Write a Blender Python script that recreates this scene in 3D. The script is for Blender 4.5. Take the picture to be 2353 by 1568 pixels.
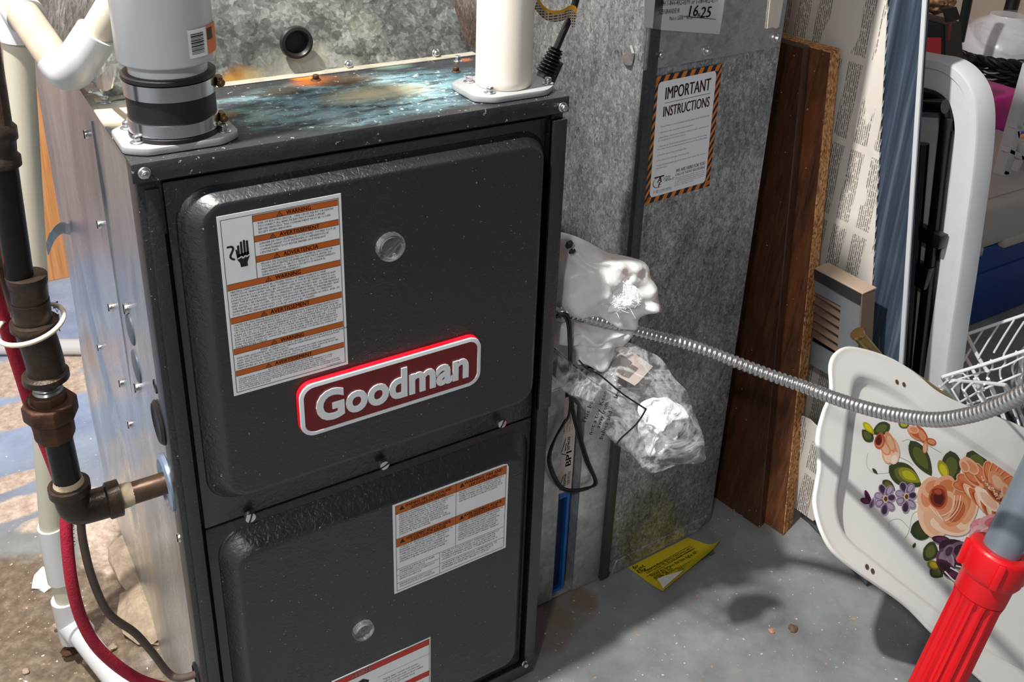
import bpy, bmesh, math, random
from mathutils import Vector as V, Matrix, noise as mnoise
random.seed(4)
for o in list(bpy.data.objects): bpy.data.objects.remove(o)
S = bpy.context.scene
COL = S.collection
PI = math.pi
# ------------------------------------------------------------------ camera
F = 2256.4064; CU = 1222.4048; CV = 476.048
C = V((-0.13998, -0.83722, 1.19796))
RX = V((0.8449774780575613, -0.5332339975707846, 0.04092145415505122))
RD = V((-0.1869225631319553, -0.3661595819136272, -0.9115849472018602))
RF = V((0.5010718680665117, 0.762619606624114, -0.40907006566701765))
cam = bpy.data.cameras.new('camera'); co = bpy.data.objects.new('camera', cam); COL.objects.link(co)
cam.sensor_width = 36; cam.lens = F * 36 / 2353
cam.shift_x = -(CU - 1176.5) / 2353; cam.shift_y = (CV - 784) / 2353
cam.clip_start = .02
m = Matrix((RX, -RD, -RF)).transposed().to_4x4(); m.translation = C; co.matrix_world = m
S.camera = co
# ------------------------------------------------------------------ light and exposure
S.view_settings.view_transform = 'Standard'; S.view_settings.look = 'None'
S.view_settings.gamma = 1; S.view_settings.use_curve_mapping = False
S.view_settings.exposure = 0.0
w = bpy.data.worlds.new('basement_air'); S.world = w; w.use_nodes = True
w.node_tree.nodes['Background'].inputs[0].default_value = (.86, .92, 1, 1)
w.node_tree.nodes['Background'].inputs[1].default_value = .13
def lamp(name, loc, watts, radius, col):
    l = bpy.data.lights.new(name, 'POINT'); l.energy = watts; l.shadow_soft_size = radius; l.color = col
    o = bpy.data.objects.new(name, l); COL.objects.link(o); o.location = loc; return o
lamp('ceiling_bulb', (-.36, -.045, 2.2), 228, .036, (1, .965, .91))
def area(name, loc, target, watts, size, col):
    l = bpy.data.lights.new(name, 'AREA'); l.energy = watts; l.size = size; l.color = col
    o = bpy.data.objects.new(name, l); COL.objects.link(o); o.location = loc
    o.rotation_euler = (V(target) - V(loc)).to_track_quat('-Z', 'Y').to_euler(); return o
lamp('second_ceiling_bulb', (-.95, -1.35, 2.15), 50, .07, (1, .97, .93))
# ------------------------------------------------------------------ helpers: space
def ray(u, v): return RX * ((u - CU) / F) + RD * ((v - CV) / F) + RF
def P(u, v, ax, val):
    d = ray(u, v); return C + d * ((val - C[ax]) / d[ax])
def PP(u, v, p0, n):
    d = ray(u, v); n = V(n); return C + d * ((V(p0) - C).dot(n) / d.dot(n))
def D(u, v, dep): return C + ray(u, v) * dep
def crom(pts, n=6, closed=False):
    pts = [V(p) for p in pts]; out = []; N = len(pts)
    for i in range(N if closed else N - 1):
        g = (lambda k: pts[k % N]) if closed else (lambda k: pts[min(max(k, 0), N - 1)])
        a, b, c, d = g(i - 1), g(i), g(i + 1), g(i + 2)
        for k in range(n):
            t = k / n
            out.append(.5 * ((2 * b) + (c - a) * t + (2 * a - 5 * b + 4 * c - d) * t * t + (3 * b - a - 3 * c + d) * t ** 3))
    if not closed: out.append(pts[-1].copy())
    return out
# ------------------------------------------------------------------ helpers: materials
def hx(s):
    s = s.lstrip('#'); r = [int(s[i:i + 2], 16) / 255 for i in (0, 2, 4)]
    return tuple([(c / 12.92 if c <= .04045 else ((c + .055) / 1.055) ** 2.4) for c in r] + [1])
MATS = {}
class NT:
    def __init__(s, name):
        s.m = bpy.data.materials.new(name); s.m.use_nodes = True; s.t = s.m.node_tree
        s.b = s.t.nodes['Principled BSDF']; s.geo = s.n('ShaderNodeNewGeometry').outputs['Position']
    def n(s, typ, ins=None, **pr):
        nd = s.t.nodes.new(typ)
        for k, v in pr.items(): setattr(nd, k, v)
        for k, v in (ins or {}).items(): s.set(nd.inputs[k], v)
        return nd
    def set(s, sock, v):
        if isinstance(v, bpy.types.NodeSocket): s.t.links.new(v, sock)
        else: sock.default_value = v
    def noise(s, scale, det=4, rough=.55, dist=0, vec=None, col=False):
        return s.n('ShaderNodeTexNoise', {'Vector': vec or s.geo, 'Scale': scale, 'Detail': det, 'Roughness': rough, 'Distortion': dist}).outputs[1 if col else 0]
    def mapv(s, sc=(1, 1, 1), rot=(0, 0, 0), loc=(0, 0, 0), vec=None):
        return s.n('ShaderNodeMapping', {'Vector': vec or s.geo, 'Scale': sc, 'Rotation': rot, 'Location': loc}).outputs[0]
    def ramp(s, f, stops, interp='LINEAR'):
        r = s.n('ShaderNodeValToRGB', {0: f}); e = r.color_ramp.elements; r.color_ramp.interpolation = interp
        while len(e) < len(stops): e.new(.5)
        for i, (p, c) in enumerate(stops):
            e[i].position = p; e[i].color = (c, c, c, 1) if isinstance(c, (int, float)) else (hx(c) if isinstance(c, str) else c)
        return r.outputs[0]
    def mix(s, f, a, b, mode='MIX'):
        n = s.n('ShaderNodeMix', data_type='RGBA', blend_type=mode)
        s.set(n.inputs[0], f)
        for i, x in ((6, a), (7, b)): s.set(n.inputs[i], hx(x) if isinstance(x, str) else x)
        return n.outputs[2]
    def ma(s, op, a, b=0, c=0):
        n = s.n('ShaderNodeMath', operation=op); s.set(n.inputs[0], a); s.set(n.inputs[1], b); s.set(n.inputs[2], c); return n.outputs[0]
    def mr(s, v, a, b, c=0, d=1):
        return s.n('ShaderNodeMapRange', {0: v, 1: a, 2: b, 3: c, 4: d}).outputs[0]
    def blob(s, p, r, soft=.5, nz=None, amt=0, sc=(1, 1, 1)):
        p = V(p)
        v = s.mapv(sc=sc, loc=(-p.x * sc[0], -p.y * sc[1], -p.z * sc[2]))
        d = s.n('ShaderNodeVectorMath', {0: v}, operation='LENGTH').outputs['Value']
        if nz is not None: d = s.ma('ADD', d, s.ma('MULTIPLY', s.ma('SUBTRACT', nz, .5), amt))
        return s.mr(d, r, r * (1 - soft))
    def bump(s, h, strength=.3, dist=.002):
        s.set(s.b.inputs['Normal'], s.n('ShaderNodeBump', {'Height': h, 'Strength': strength, 'Distance': dist}).outputs[0])
    def fin(s, col=None, rough=None, metal=None, **kw):
        if col is not None: s.set(s.b.inputs['Base Color'], hx(col) if isinstance(col, str) else col)
        if rough is not None: s.set(s.b.inputs['Roughness'], rough)
        if metal is not None: s.set(s.b.inputs['Metallic'], metal)
        for k, v in kw.items(): s.set(s.b.inputs[k], v)
        return s.m
def simple(name, col, rough=.5, metal=0, var=0, vs=20, bs=0, bsc=200, bd=.001, **kw):
    if name in MATS: return MATS[name]
    t = NT(name); c = hx(col)
    if var:
        dk = tuple(x * (1 - var) for x in c[:3]) + (1,)
        c = t.ramp(t.noise(vs, 5), [(.35, dk), (.65, c)])
    if bs: t.bump(t.noise(bsc, 3), bs, bd)
    MATS[name] = t.fin(c, rough, metal, **kw); return MATS[name]
def galv(name, lo, hi, rough=(.3, .5), scale=110, stretch=(1, 1, 1), metal=.9, stain_sheen=None, bump=.08, wav=0, spang=.25):
    t = NT(name); v = t.mapv(sc=stretch)
    w_ = t.noise(scale * .6, 2, vec=v, col=True)
    v2 = t.n('ShaderNodeMix', {0: .012, 4: v, 5: w_}, data_type='VECTOR').outputs[1]
    vo = t.n('ShaderNodeTexVoronoi', {'Vector': v2, 'Scale': scale}).outputs['Color']
    vo2 = t.n('ShaderNodeTexVoronoi', {'Vector': v2, 'Scale': scale * 2.3}).outputs['Color']
    g = t.n('ShaderNodeSeparateColor', {0: vo}).outputs[0]; g2 = t.n('ShaderNodeSeparateColor', {0: vo2}).outputs[1]
    f = t.ma('ADD', t.ma('MULTIPLY', g, spang), t.ma('MULTIPLY', g2, spang * .8)); f = t.ma('ADD', f, t.ma('MULTIPLY', t.noise(11, 7, .68, .5, vec=v), 1.15 - 1.8 * spang))
    col = t.ramp(f, [(.28, lo), (.6, hi), (.9, '#f4f4f0')])
    if stain_sheen: col = stain_sheen(t, col)
    t.set(t.b.inputs['Roughness'], t.mr(f, .2, .9, rough[1], rough[0]))
    h = f
    if wav: h = t.ma('ADD', t.ma('MULTIPLY', f, .15), t.ma('MULTIPLY', t.noise(4, 2), wav))
    t.bump(h, bump, .004)
    MATS[name] = t.fin(col, None, metal); return MATS[name]
# ------------------------------------------------------------------ helpers: objects
def tag(o, label=None, cat=None, group=None, kind=None):
    if label: o['label'] = label
    if cat: o['category'] = cat
    if group: o['group'] = group
    if kind: o['kind'] = kind
    return o
def thing(name, label, cat, loc, group=None):
    o = bpy.data.objects.new(name, None); COL.objects.link(o); o.location = V(loc); o.empty_display_size = .05
    return tag(o, label, cat, group)
def wloc(o):
    l = V((0, 0, 0))
    while o: l = l + o.location; o = o.parent
    return l
class MB:
    def __init__(s): s.v = []; s.f = []; s.mi = []; s.cur = 0
    def add(s, vs, fs):
        b = len(s.v); s.v += [V(x) for x in vs]; s.f += [[b + i for i in f] for f in fs]; s.mi += [s.cur] * len(fs); return s
    def box(s, lo, hi):
        (a, b, c), (d, e, f) = lo, hi
        return s.hexa([(a, b, c), (d, b, c), (d, e, c), (a, e, c)], [(a, b, f), (d, b, f), (d, e, f), (a, e, f)])
    def hexa(s, bot, top):
        return s.add(list(bot) + list(top), [(3, 2, 1, 0), (4, 5, 6, 7), (0, 1, 5, 4), (1, 2, 6, 5), (2, 3, 7, 6), (3, 0, 4, 7)])
    def obox(s, c, ax, ay, az):
        c, ax, ay, az = V(c), V(ax), V(ay), V(az)
        return s.hexa([c - ax - ay - az, c + ax - ay - az, c + ax + ay - az, c - ax + ay - az], [c - ax - ay + az, c + ax - ay + az, c + ax + ay + az, c - ax + ay + az])
    def slab(s, pts, off):
        n = len(pts); off = V(off); return s.add([V(p) for p in pts] + [V(p) + off for p in pts], [list(range(n)), [2 * n - 1 - i for i in range(n)]] + [(i, i + n, (i + 1) % n + n, (i + 1) % n) for i in range(n)])
    def rings(s, rs, cap0=True, cap1=True, closed=True):
        b = len(s.v); n = len(rs[0]); vs = [p for r in rs for p in r]; fs = []
        for k in range(len(rs) - 1):
            for i in range(n if closed else n - 1): fs.append((k * n + i, k * n + (i + 1) % n, (k + 1) * n + (i + 1) % n, (k + 1) * n + i))
        if cap0: fs.append([n - 1 - i for i in range(n)])
        if cap1: fs.append([(len(rs) - 1) * n + i for i in range(n)])
        return s.add(vs, fs)
    def tube(s, pts, r, n=12, caps=True):
        pts = [V(p) for p in pts]; rs = r if isinstance(r, (list, tuple)) else [r] * len(pts)
        rings = []; up = None
        for i, p in enumerate(pts):
            t = (pts[min(i + 1, len(pts) - 1)] - pts[max(i - 1, 0)])
            if t.length < 1e-9: t = V((0, 0, 1))
            t.normalize()
            if up is None: up = t.cross(V((0, 0, 1)) if abs(t.z) < .9 else V((0, 1, 0)))
            up = (up - t * up.dot(t)).normalized(); b = t.cross(up)
            rings.append([p + (up * math.cos(2 * PI * k / n) + b * math.sin(2 * PI * k / n)) * rs[i] for k in range(n)])
        return s.rings(rings, caps, caps)
    def lathe(s, base, axis, prof, n=32):
        base = V(base); a = V(axis).normalized(); u = a.cross(V((0, 0, 1)) if abs(a.z) < .9 else V((0, 1, 0))).normalized(); b = a.cross(u)
        rings = [[base + a * h + (u * math.cos(2 * PI * k / n) + b * math.sin(2 * PI * k / n)) * max(r, 1e-5) for k in range(n)] for (r, h) in prof]
        return s.rings(rings, prof[0][0] > 1e-4, prof[-1][0] > 1e-4)
    def build(s, name, mats, parent=None, smooth=False, bevel=0, seg=2, angle=40, label=None):
        lo = V([min(v[i] for v in s.v) for i in range(3)]); hi = V([max(v[i] for v in s.v) for i in range(3)])
        org = V(((lo.x + hi.x) / 2, (lo.y + hi.y) / 2, lo.z)); base = wloc(parent) if parent else V((0, 0, 0))
        me = bpy.data.meshes.new(name); me.from_pydata([v - org for v in s.v], [], s.f); me.update()
        mats = mats if isinstance(mats, (list, tuple)) else [mats]
        for m_ in mats: me.materials.append(m_)
        me.polygons.foreach_set('material_index', s.mi)
        bm = bmesh.new(); bm.from_mesh(me)
        bmesh.ops.recalc_face_normals(bm, faces=bm.faces)
        if bevel:
            es = [e for e in bm.edges if len(e.link_faces) == 2 and e.calc_face_angle(0) > math.radians(30)]
            bmesh.ops.bevel(bm, geom=es, offset=bevel, segments=seg, affect='EDGES', clamp_overlap=True, profile=.5)
        for f in bm.faces: f.smooth = bool(smooth or bevel)
        if smooth or bevel:
            for e in bm.edges:
                if len(e.link_faces) == 2 and e.calc_face_angle(0) > math.radians(angle): e.smooth = False
        bm.to_mesh(me); bm.free()
        o = bpy.data.objects.new(name, me); COL.objects.link(o); o.parent = parent; o.location = org - base
        if label: o['label'] = label
        return o
def rr(x0, z0, x1, z1, r, n=8):
    pts = []
    for cx, cz, a0 in ((x1 - r, z1 - r, 0), (x0 + r, z1 - r, 90), (x0 + r, z0 + r, 180), (x1 - r, z0 + r, 270)):
        for k in range(n + 1):
            a = math.radians(a0 + 90 * k / n); pts.append((cx + r * math.cos(a), cz + r * math.sin(a)))
    return pts
def copy_tree(o, parent=None):
    c = o.copy(); COL.objects.link(c); c.parent = parent
    for ch in list(o.children): copy_tree(ch, c)
    return c
# text -> triangles on a plane
TC = {}
def glyphs(txt, bold, res):
    k = (txt, bold, res)
    if k not in TC:
        cu = bpy.data.curves.new('t', 'FONT'); cu.body = txt; cu.size = 1; cu.resolution_u = res; cu.offset = bold; cu.fill_mode = 'FRONT'
        ob = bpy.data.objects.new('t', cu); COL.objects.link(ob)
        me = bpy.data.meshes.new_from_object(ob)
        TC[k] = ([v.co.copy() for v in me.vertices], [tuple(p.vertices) for p in me.polygons])
        bpy.data.objects.remove(ob); bpy.data.meshes.remove(me); bpy.data.curves.remove(cu)
    return TC[k]
def write(mb, txt, org, ud, vd, size, width=None, bold=0, res=1, align='L', shear=0):
    if not txt.strip(): return
    vs, fs = glyphs(txt, 0, res)
    if not vs: return
    x0 = min(v.x for v in vs); x1 = max(v.x for v in vs); sx = size
    if width: sx = width / max(x1 - x0, 1e-6)
    sh = {'L': 0, 'C': -(x1 - x0) * sx / 2, 'R': -(x1 - x0) * sx}[align]
    org, ud, vd = V(org), V(ud), V(vd)
    for k in ((0,) if bold < .008 else (-1, 0, 1)):
        mb.add([org + ud * ((v.x - x0) * sx + sh + shear * v.y * size + k * bold * sx * 1.3) + vd * (v.y * size) for v in vs], fs)
X, Y, Z = V((1, 0, 0)), V((0, 1, 0)), V((0, 0, 1))
# ------------------------------------------------------------------ materials
def mat_floor():
    t = NT('painted_concrete')
    n1 = t.noise(2.2, 6, .62); n2 = t.noise(9, 6, .65); n3 = t.noise(60, 4, .7); nf = t.noise(260, 2)
    grey = t.ramp(n2, [(.3, '#747778'), (.7, '#959a9b')])
    blue = t.ramp(n2, [(.3, '#8398bd'), (.7, '#a9bad6')])
    bare = t.ramp(n3, [(.25, '#54483c'), (.5, '#766858'), (.8, '#a29381')])
    pale = t.ramp(n3, [(.3, '#a58c7a'), (.6, '#d6c6b6'), (.85, '#ece4da')])
    fl = lambda u, v: P(u, v, 2, 0)
    left = t.mr(t.n('ShaderNodeSeparateXYZ', {0: t.geo}).outputs[1], .62, .95)
    x = t.n('ShaderNodeSeparateXYZ', {0: t.geo}).outputs[0]
    left = t.ma('MULTIPLY', left, t.mr(x, .45, .1))
    c = t.mix(left, grey, blue)
    for u, v, r, kind, sc in ((150, 1290, .1, 0, (1, .7, 1)), (60, 1240, .06, 0, (.6, 1.6, 1)), (30, 870, .14, 1, (.7, 1.6, 1)), (190, 880, .10, 1, (.8, 2, 1)), (50, 950, .09, 1, (1, 1.6, 1)), (30, 1170, .06, 1, (.5, 2, 1)),
                             (120, 1195, .035, 1, (.6, 1.5, 1)), (285, 1350, .13, 1, (1.6, .8, 1)), (330, 1460, .11, 1, (1.6, .8, 1)), (260, 1200, .06, 1, (1, 1, 1)), (200, 1140, .03, 1, (1, 1, 1)), (20, 1110, .05, 1, (.6, 2.2, 1))):
        c = t.mix(t.blob(fl(u, v), r, .25, n2, r * 1.6, sc), c, pale if kind else grey)
    for u, v, r, sc in ((90, 1470, .16, (1, 1, 1)), (20, 1420, .16, (1, 1, 1)), (250, 1520, .12, (1, 1, 1)), (180, 1390, .08, (1, 1, 1)), (320, 1240, .05, (1, 1, 1)), (200, 1560, .2, (1, 1, 1))):
        c = t.mix(t.blob(fl(u, v), r, .3, n2, r * 1.1, sc), c, bare)
    for u, v, r in ((1310, 1395, .05), (1240, 1440, .06), (1340, 1380, .03)):
        c = t.mix(t.ma('MULTIPLY', t.blob(fl(u, v), r, .25, n2, r * .8), .55), c, '#7a6654')
    c = t.mix(t.ma('MULTIPLY', t.mr(t.noise(16, 6, .7), .62, .68), .35), c, '#a08f7e')
    c = t.mix(t.mr(t.noise(150, 2, .5), .70, .73), c, '#e9dccb')
    c = t.mix(t.ma('MULTIPLY', t.mr(t.noise(70, 3, .5), .68, .71), .6), c, '#c49a77')
    c = t.mix(t.ma('MULTIPLY', t.mr(t.noise(5, 5, .6, .5), .58, .75), .3), c, '#4f5254')
    t.set(t.b.inputs['Roughness'], t.mr(n2, .3, .7, .36, .6))
    t.bump(t.ma('ADD', t.ma('MULTIPLY', n2, .8), t.ma('MULTIPLY', n3, .35)), .5, .004)
    return t.fin(c, None, 0)
def mat_top():
    t = NT('stained_top_panel')
    n1 = t.noise(14, 6, .6, .8, t.mapv(sc=(.7, 1.6, 1))); n2 = t.noise(50, 6, .7, .5, t.mapv(sc=(.6, 1.7, 1))); n3 = t.noise(160, 3, .7)
    tp = lambda u, v: P(u, v, 2, .8763)
    c = t.ramp(n2, [(.3, '#25272a'), (.7, '#34373a')])
    zone = t.blob(tp(840, 222), .2, .45, n1, .12, (1, 2.3, 1)); zone2 = t.blob(tp(590, 242), .085, .6, n1, .06, (1, 2, 1)); zone3 = t.blob(tp(1010, 205), .07, .7, n1, .06, (1, 1.6, 1))
    zz = t.ma('MAXIMUM', t.ma('MAXIMUM', zone, zone2), zone3)
    c = t.mix(t.ma('MULTIPLY', zz, t.mr(t.ma('ADD', t.ma('MULTIPLY', n2, .7), t.ma('MULTIPLY', n1, .3)), .41, .56)), c, t.ramp(t.noise(9, 4), [(.35, '#4d7f8f'), (.52, '#86abb2'), (.7, '#adbfba')]))
    c = t.mix(t.ma('MULTIPLY', zz, t.mr(n3, .58, .68)), c, '#cfdcde')
    c = t.mix(t.ma('MULTIPLY', t.blob(tp(860, 215), .075, .8, n1, .04, (1, 2.4, 1)), .8), c, '#dccfa6')
    for u, v, r, cc, a in ((725, 188, .035, '#a0561c', .95), (700, 178, .02, '#c8762c', .9), (790, 185, .04, '#4a331d', .9), (650, 210, .035, '#3a3226', .9), (540, 240, .03, '#33343a', .8), (520, 262, .016, '#b98748', .6), (1068, 138, .012, '#b0602c', .8), (900, 150, .03, '#8aa79a', .5)):
        c = t.mix(t.ma('MULTIPLY', t.blob(tp(u, v), r, .6, n2, r * .9, (1, 1.5, 1)), a), c, cc)
    c = t.mix(t.ma('MULTIPLY', t.blob(tp(770, 268), .02, .7, n2, .03), .3), c, '#b9cfe0')
    c = t.mix(t.ma('MULTIPLY', t.mr(n3, .66, .7), .7), c, '#cfd6d8')
    c = t.mix(t.ma('MULTIPLY', t.blob(tp(270, 262), .04, .5, n2, .03), .85), c, '#cdbfa4')
    c = t.mix(t.ma('MULTIPLY', t.blob(tp(300, 225), .06, .5, n2, .06, (1, 1.5, 1)), .5), c, '#9db0aa')
    t.bump(t.noise(130, 3, .6, .8), .25, .002)
    return t.fin(c, .42, 0)
def mat_crinkle():
    t = NT('crinkle_black_paint')
    n = t.noise(150, 2, .5, 1.6); n2 = t.noise(60, 2, .5, 1.0)
    msk = t.mr(t.noise(6, 2), .4, .6, .2, .8)
    t.bump(t.ma('MULTIPLY', t.ma('ADD', t.ma('MULTIPLY', n, .7), t.ma('MULTIPLY', n2, .5)), msk), .42, .004)
    c = t.mix(t.mr(t.noise(330, 1), .76, .78), t.ramp(t.noise(4, 3), [(.3, '#101214'), (.7, '#181b1d')]), '#8d9498')
    return t.fin(c, .4, 0, **{'Specular IOR Level': .95})
def mat_wood(name, dk, md, lt, patch=None):
    t = NT(name); v = t.mapv(sc=(22, 22, .9)); v2 = t.mapv(sc=(130, 130, 2.2))
    n = t.noise(3.2, 6, .6, 1.6, v); n2 = t.noise(1.4, 5, .7, .4, v2)
    c = t.ramp(t.ma('ADD', t.ma('MULTIPLY', n, .6), t.ma('MULTIPLY', n2, .4)), [(.34, dk), (.5, md), (.68, lt)])
    if patch: c = t.mix(t.ma('MULTIPLY', t.mr(t.noise(5, 3, .5, .5, t.mapv(sc=(5, 5, 1))), .5, .62), .35), c, patch)
    c = t.mix(t.mr(t.noise(170, 1), .775, .79), c, '#cdb8a4')
    t.bump(n2, .15, .001)
    return t.fin(c, .38, 0)
def mat_chip():
    t = NT('raw_chipboard'); vo = t.n('ShaderNodeTexVoronoi', {'Vector': t.mapv(sc=(1, 1, .6)), 'Scale': 330}).outputs['Color']
    g = t.n('ShaderNodeSeparateColor', {0: vo}).outputs[0]
    c = t.ramp(t.ma('ADD', t.ma('MULTIPLY', g, .6), t.ma('MULTIPLY', t.noise(180, 3), .5)), [(.2, '#5e3d22'), (.45, '#a9713f'), (.8, '#d9a468')])
    t.bump(g, .6, .002); return t.fin(c, .8, 0)
def mat_news():
    t = NT('old_newspaper'); s = t.n('ShaderNodeSeparateXYZ', {0: t.geo}); y, z = s.outputs[1], s.outputs[2]
    fr = lambda a, k: t.ma('FRACT', t.ma('MULTIPLY', a, k))
    line = t.ma('GREATER_THAN', fr(y, 260), .45)
    word = t.mr(t.noise(1, 2, .8, 0, t.mapv(sc=(1, 260, 160))), .40, .46)
    colm = t.ma('MULTIPLY', t.ma('GREATER_THAN', fr(t.ma('ADD', y, t.ma('MULTIPLY', z, .05)), 24), .34), t.ma('GREATER_THAN', fr(t.ma('ADD', z, .03), 7.3), .09))
    art = t.mr(t.noise(4, 1, .5, 0, t.mapv(sc=(1, 3, 1.4))), .56, .565)
    ink = t.ma('MULTIPLY', t.ma('MULTIPLY', line, word), t.ma('MULTIPLY', colm, t.ma('SUBTRACT', 1, art)))
    pa = t.ramp(t.noise(7, 4), [(.3, '#cfc8bf'), (.7, '#e6e0d8')])
    t.bump(t.noise(18, 3), .25, .004)
    return t.fin(t.mix(t.ma('MULTIPLY', ink, .8), pa, '#4a4643'), .75, 0)
def mat_clear(name, tint, base, wr, scale=26, rough=.12, ridge=9):
    t = NT(name); n = t.noise(scale, 4, .6, 1.3)
    rid = t.ma('SUBTRACT', 1, t.ma('MULTIPLY', t.ma('ABSOLUTE', t.ma('SUBTRACT', n, .5)), ridge)); rid = t.mr(rid, 0, 1)
    out = t.t.nodes['Material Output']; tr = t.n('ShaderNodeBsdfTransparent', {0: (1, 1, 1, 1)})
    t.bump(n, .7, .01)
    t.fin(tint, rough, 0)
    mx = t.n('ShaderNodeMixShader', {0: t.ma('ADD', base, t.ma('MULTIPLY', rid, wr)), 1: tr.outputs[0], 2: t.b.outputs[0]})
    t.t.links.new(mx.outputs[0], out.inputs[0]); return t.m
def sheen_side(t, col):  # bluish, pale and warm reflections painted into the side metal's colour
    sd = lambda u, v: P(u, v, 0, 0)
    n = t.noise(8, 5, .6)
    w1 = t.noise(1.6, 3, .5, .8, t.mapv(sc=(1, 3, .8)))
    col = t.mix(t.ma('MULTIPLY', t.mr(w1, .45, .62), .35), col, '#8b98ab')
    for u, v, r, c, a in ((205, 800, .07, '#a8876a', .5), (250, 650, .09, '#f0ebe2', .5), (330, 1250, .13, '#cfc0a8', .45)):
        col = t.mix(t.ma('MULTIPLY', t.blob(sd(u, v), r, .7, n, r * .7), a), col, c)
    return col
def st_plen(t, col):
    pl = lambda u, v: P(u, v, 1, .184)
    n = t.noise(12, 6, .65, .6); n2 = t.noise(45, 5, .7, .6)
    col = t.mix(t.ma('MULTIPLY', t.mr(n, .46, .62), .55), col, '#4b4d48')
    for u, v, r, c, a in ((550, 178, .022, '#c98a3e', .95), (525, 183, .012, '#e0b060', .9), (580, 176, .018, '#dcc590', .8), (680, 160, .05, '#e6e6d2', .55), (820, 140, .03, '#30332f', .6), (850, 60, .035, '#c9cfa6', .45), (730, 130, .03, '#e8e4d4', .4), (800, 148, .02, '#e9eadb', .6), (200, 170, .03, '#b09070', .7)):
        col = t.mix(t.ma('MULTIPLY', t.blob(pl(u, v), r, .65, n2, r * 1.1, (1, 1, 1.5)), a), col, c)
    return col
G_side = galv('galvanised_side', '#9a9fa4', '#c6cacd', (.22, .38), 300, (1, 1, .3), .93, sheen_side, .5, 1.6, .10)
G_plen = galv('galvanised_plenum', '#454845', '#9a9e9a', (.34, .5), 120, (1, 1, 1), .65, st_plen, spang=.24)
G_duct = galv('galvanised_duct', '#484b4d', '#a6a9aa', (.32, .48), 260, (1, 1, .6), .7, spang=.22)
G_rack = galv('galvanised_rack', '#8c8e8c', '#c4c6c2', (.3, .5), 60, (1, 1, 1), .6, spang=.12)
G_shiny = galv('galvanised_collar', '#96938f', '#d4d2cd', (.2, .42), 90, (1, 1, 1), .85, spang=.16)
FLOOR = mat_floor(); TOPM = mat_top(); BLK = mat_crinkle(); CHIP = mat_chip(); NEWS = mat_news()
WOOD1 = mat_wood('dark_walnut_laminate', '#33201a', '#4a2e20', '#61402c'); WOOD2 = mat_wood('brown_walnut_laminate', '#4a2c1e', '#66402a', '#835740', '#9c5c30')
STEEL = simple('bright_steel', '#d6d8da', .22, 1); ZINC = simple('zinc_screw', '#cfd2d4', .3, 1, .2, 300)
CLAMPM = simple('brushed_clamp_band', '#d8d8da', .2, 1)
PVCW = simple('white_pvc', '#cfcfd0', .28, 0, .03, 12); PVCC = simple('cream_pvc', '#cdc6b3', .35, 0, .06, 10)
PVCD = simple('dusty_cream_pvc', '#bcae9a', .5, 0, .22, 22)
RUB = simple('black_rubber', '#1c1a1c', .45, 0, .1, 40, .2, 300)
IRON = simple('black_iron_pipe', '#1b1715', .3, .3, .4, 30, .4, 150); MALL = simple('malleable_fitting', '#483b32', .38, .5, .45, 45, .5, 120, .002)
RUST = simple('rusty_fitting', '#5c3d29', .6, .4, .5, 60, .5, 130, .002); DOPE = simple('pipe_dope', '#cbb79a', .7)
INK = simple('black_ink', '#1a1a1c', .6); PAPER = simple('sticker_white', '#f4f4f6', .5, 0, .02, 30); ORG = simple('warning_orange', '#c4621a', .5, 0, .04, 60)
REDB = simple('danger_red', '#c5301c', .5); BADR = simple('badge_red', '#7a1018', .28, 0, .15, 90); BADE = simple('badge_bright_red', '#e0182a', .25); SILV = simple('badge_silver', '#eef1f4', .32, .1)
PLATEM = simple('grey_flange_plate', '#aeb0b1', .5, .25, .12, 40); GREYPL = simple('grey_plastic_plug', '#4a525c', .45)
REDC = simple('red_braided_cord', '#b01634', .75, 0, .3, 260, .8, 500, .001); BRNC = simple('brown_cable', '#5d4c42', .55, 0, .3, 60); BLKC = simple('black_cable', '#121214', .38)
CONC = simple('mortar', '#b7a48d', .9, 0, .35, 45, .8, 90, .006)
# ------------------------------------------------------------------ setting
def grid_floor():
    mb = MB(); N = 110; x0, x1, y0, y1 = -1.6, 5.2, -3.4, 2.6
    def h(x, y):
        k = max(0, 1 - ((x + .06) ** 2 / .035 + (y - .32) ** 2 / .09)); a = mnoise.noise(V((x * 14, y * 14, 0))) + .5 * mnoise.noise(V((x * 40, y * 40, 3)))
        return -.014 * k * max(0, .5 + a)
    xs = [x0 + (x1 - x0) * i / N for i in range(N + 1)]; xs = sorted(xs + [-.45 + .012 * i for i in range(42)]); ys = sorted([y0 + (y1 - y0) * i / N for i in range(N + 1)] + [0 + .015 * i for i in range(54)])
    vs = [(x, y, h(x, y)) for y in ys for x in xs]; n = len(xs)
    mb.add(vs, [(j * n + i, j * n + i + 1, (j + 1) * n + i + 1, (j + 1) * n + i) for j in range(len(ys) - 1) for i in range(n - 1)])
    return tag(mb.build('floor', FLOOR, smooth=True, angle=180), kind='structure')
grid_floor()
WALLM = simple('plaster_wall', '#c4b3a4', .85, 0, .08, 5, .2, 40); WALLP = simple('pinkish_wall', '#b89c90', .85, 0, .1, 6)
tag(MB().box((-1.6, 1.64, 0), (5.2, 1.74, 2.6)).build('wall_back', WALLP), kind='structure')
tag(MB().box((3.5, -1.2, 0), (3.6, 1.64, 2.6)).build('wall_right', WALLM), kind='structure')
tag(MB().box((-1.7, -3.4, 0), (-1.6, 1.74, 2.6)).build('wall_left', simple('cool_grey_wall', '#a3abb3', .85, 0, .1, 5)), kind='structure')
STUD = mat_wood('pine_stud', '#c07c42', '#d9965a', '#e6ac74')
pb = P(150, 655, 2, 0); pt = P(92, 250, 1, 1.53)
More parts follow.
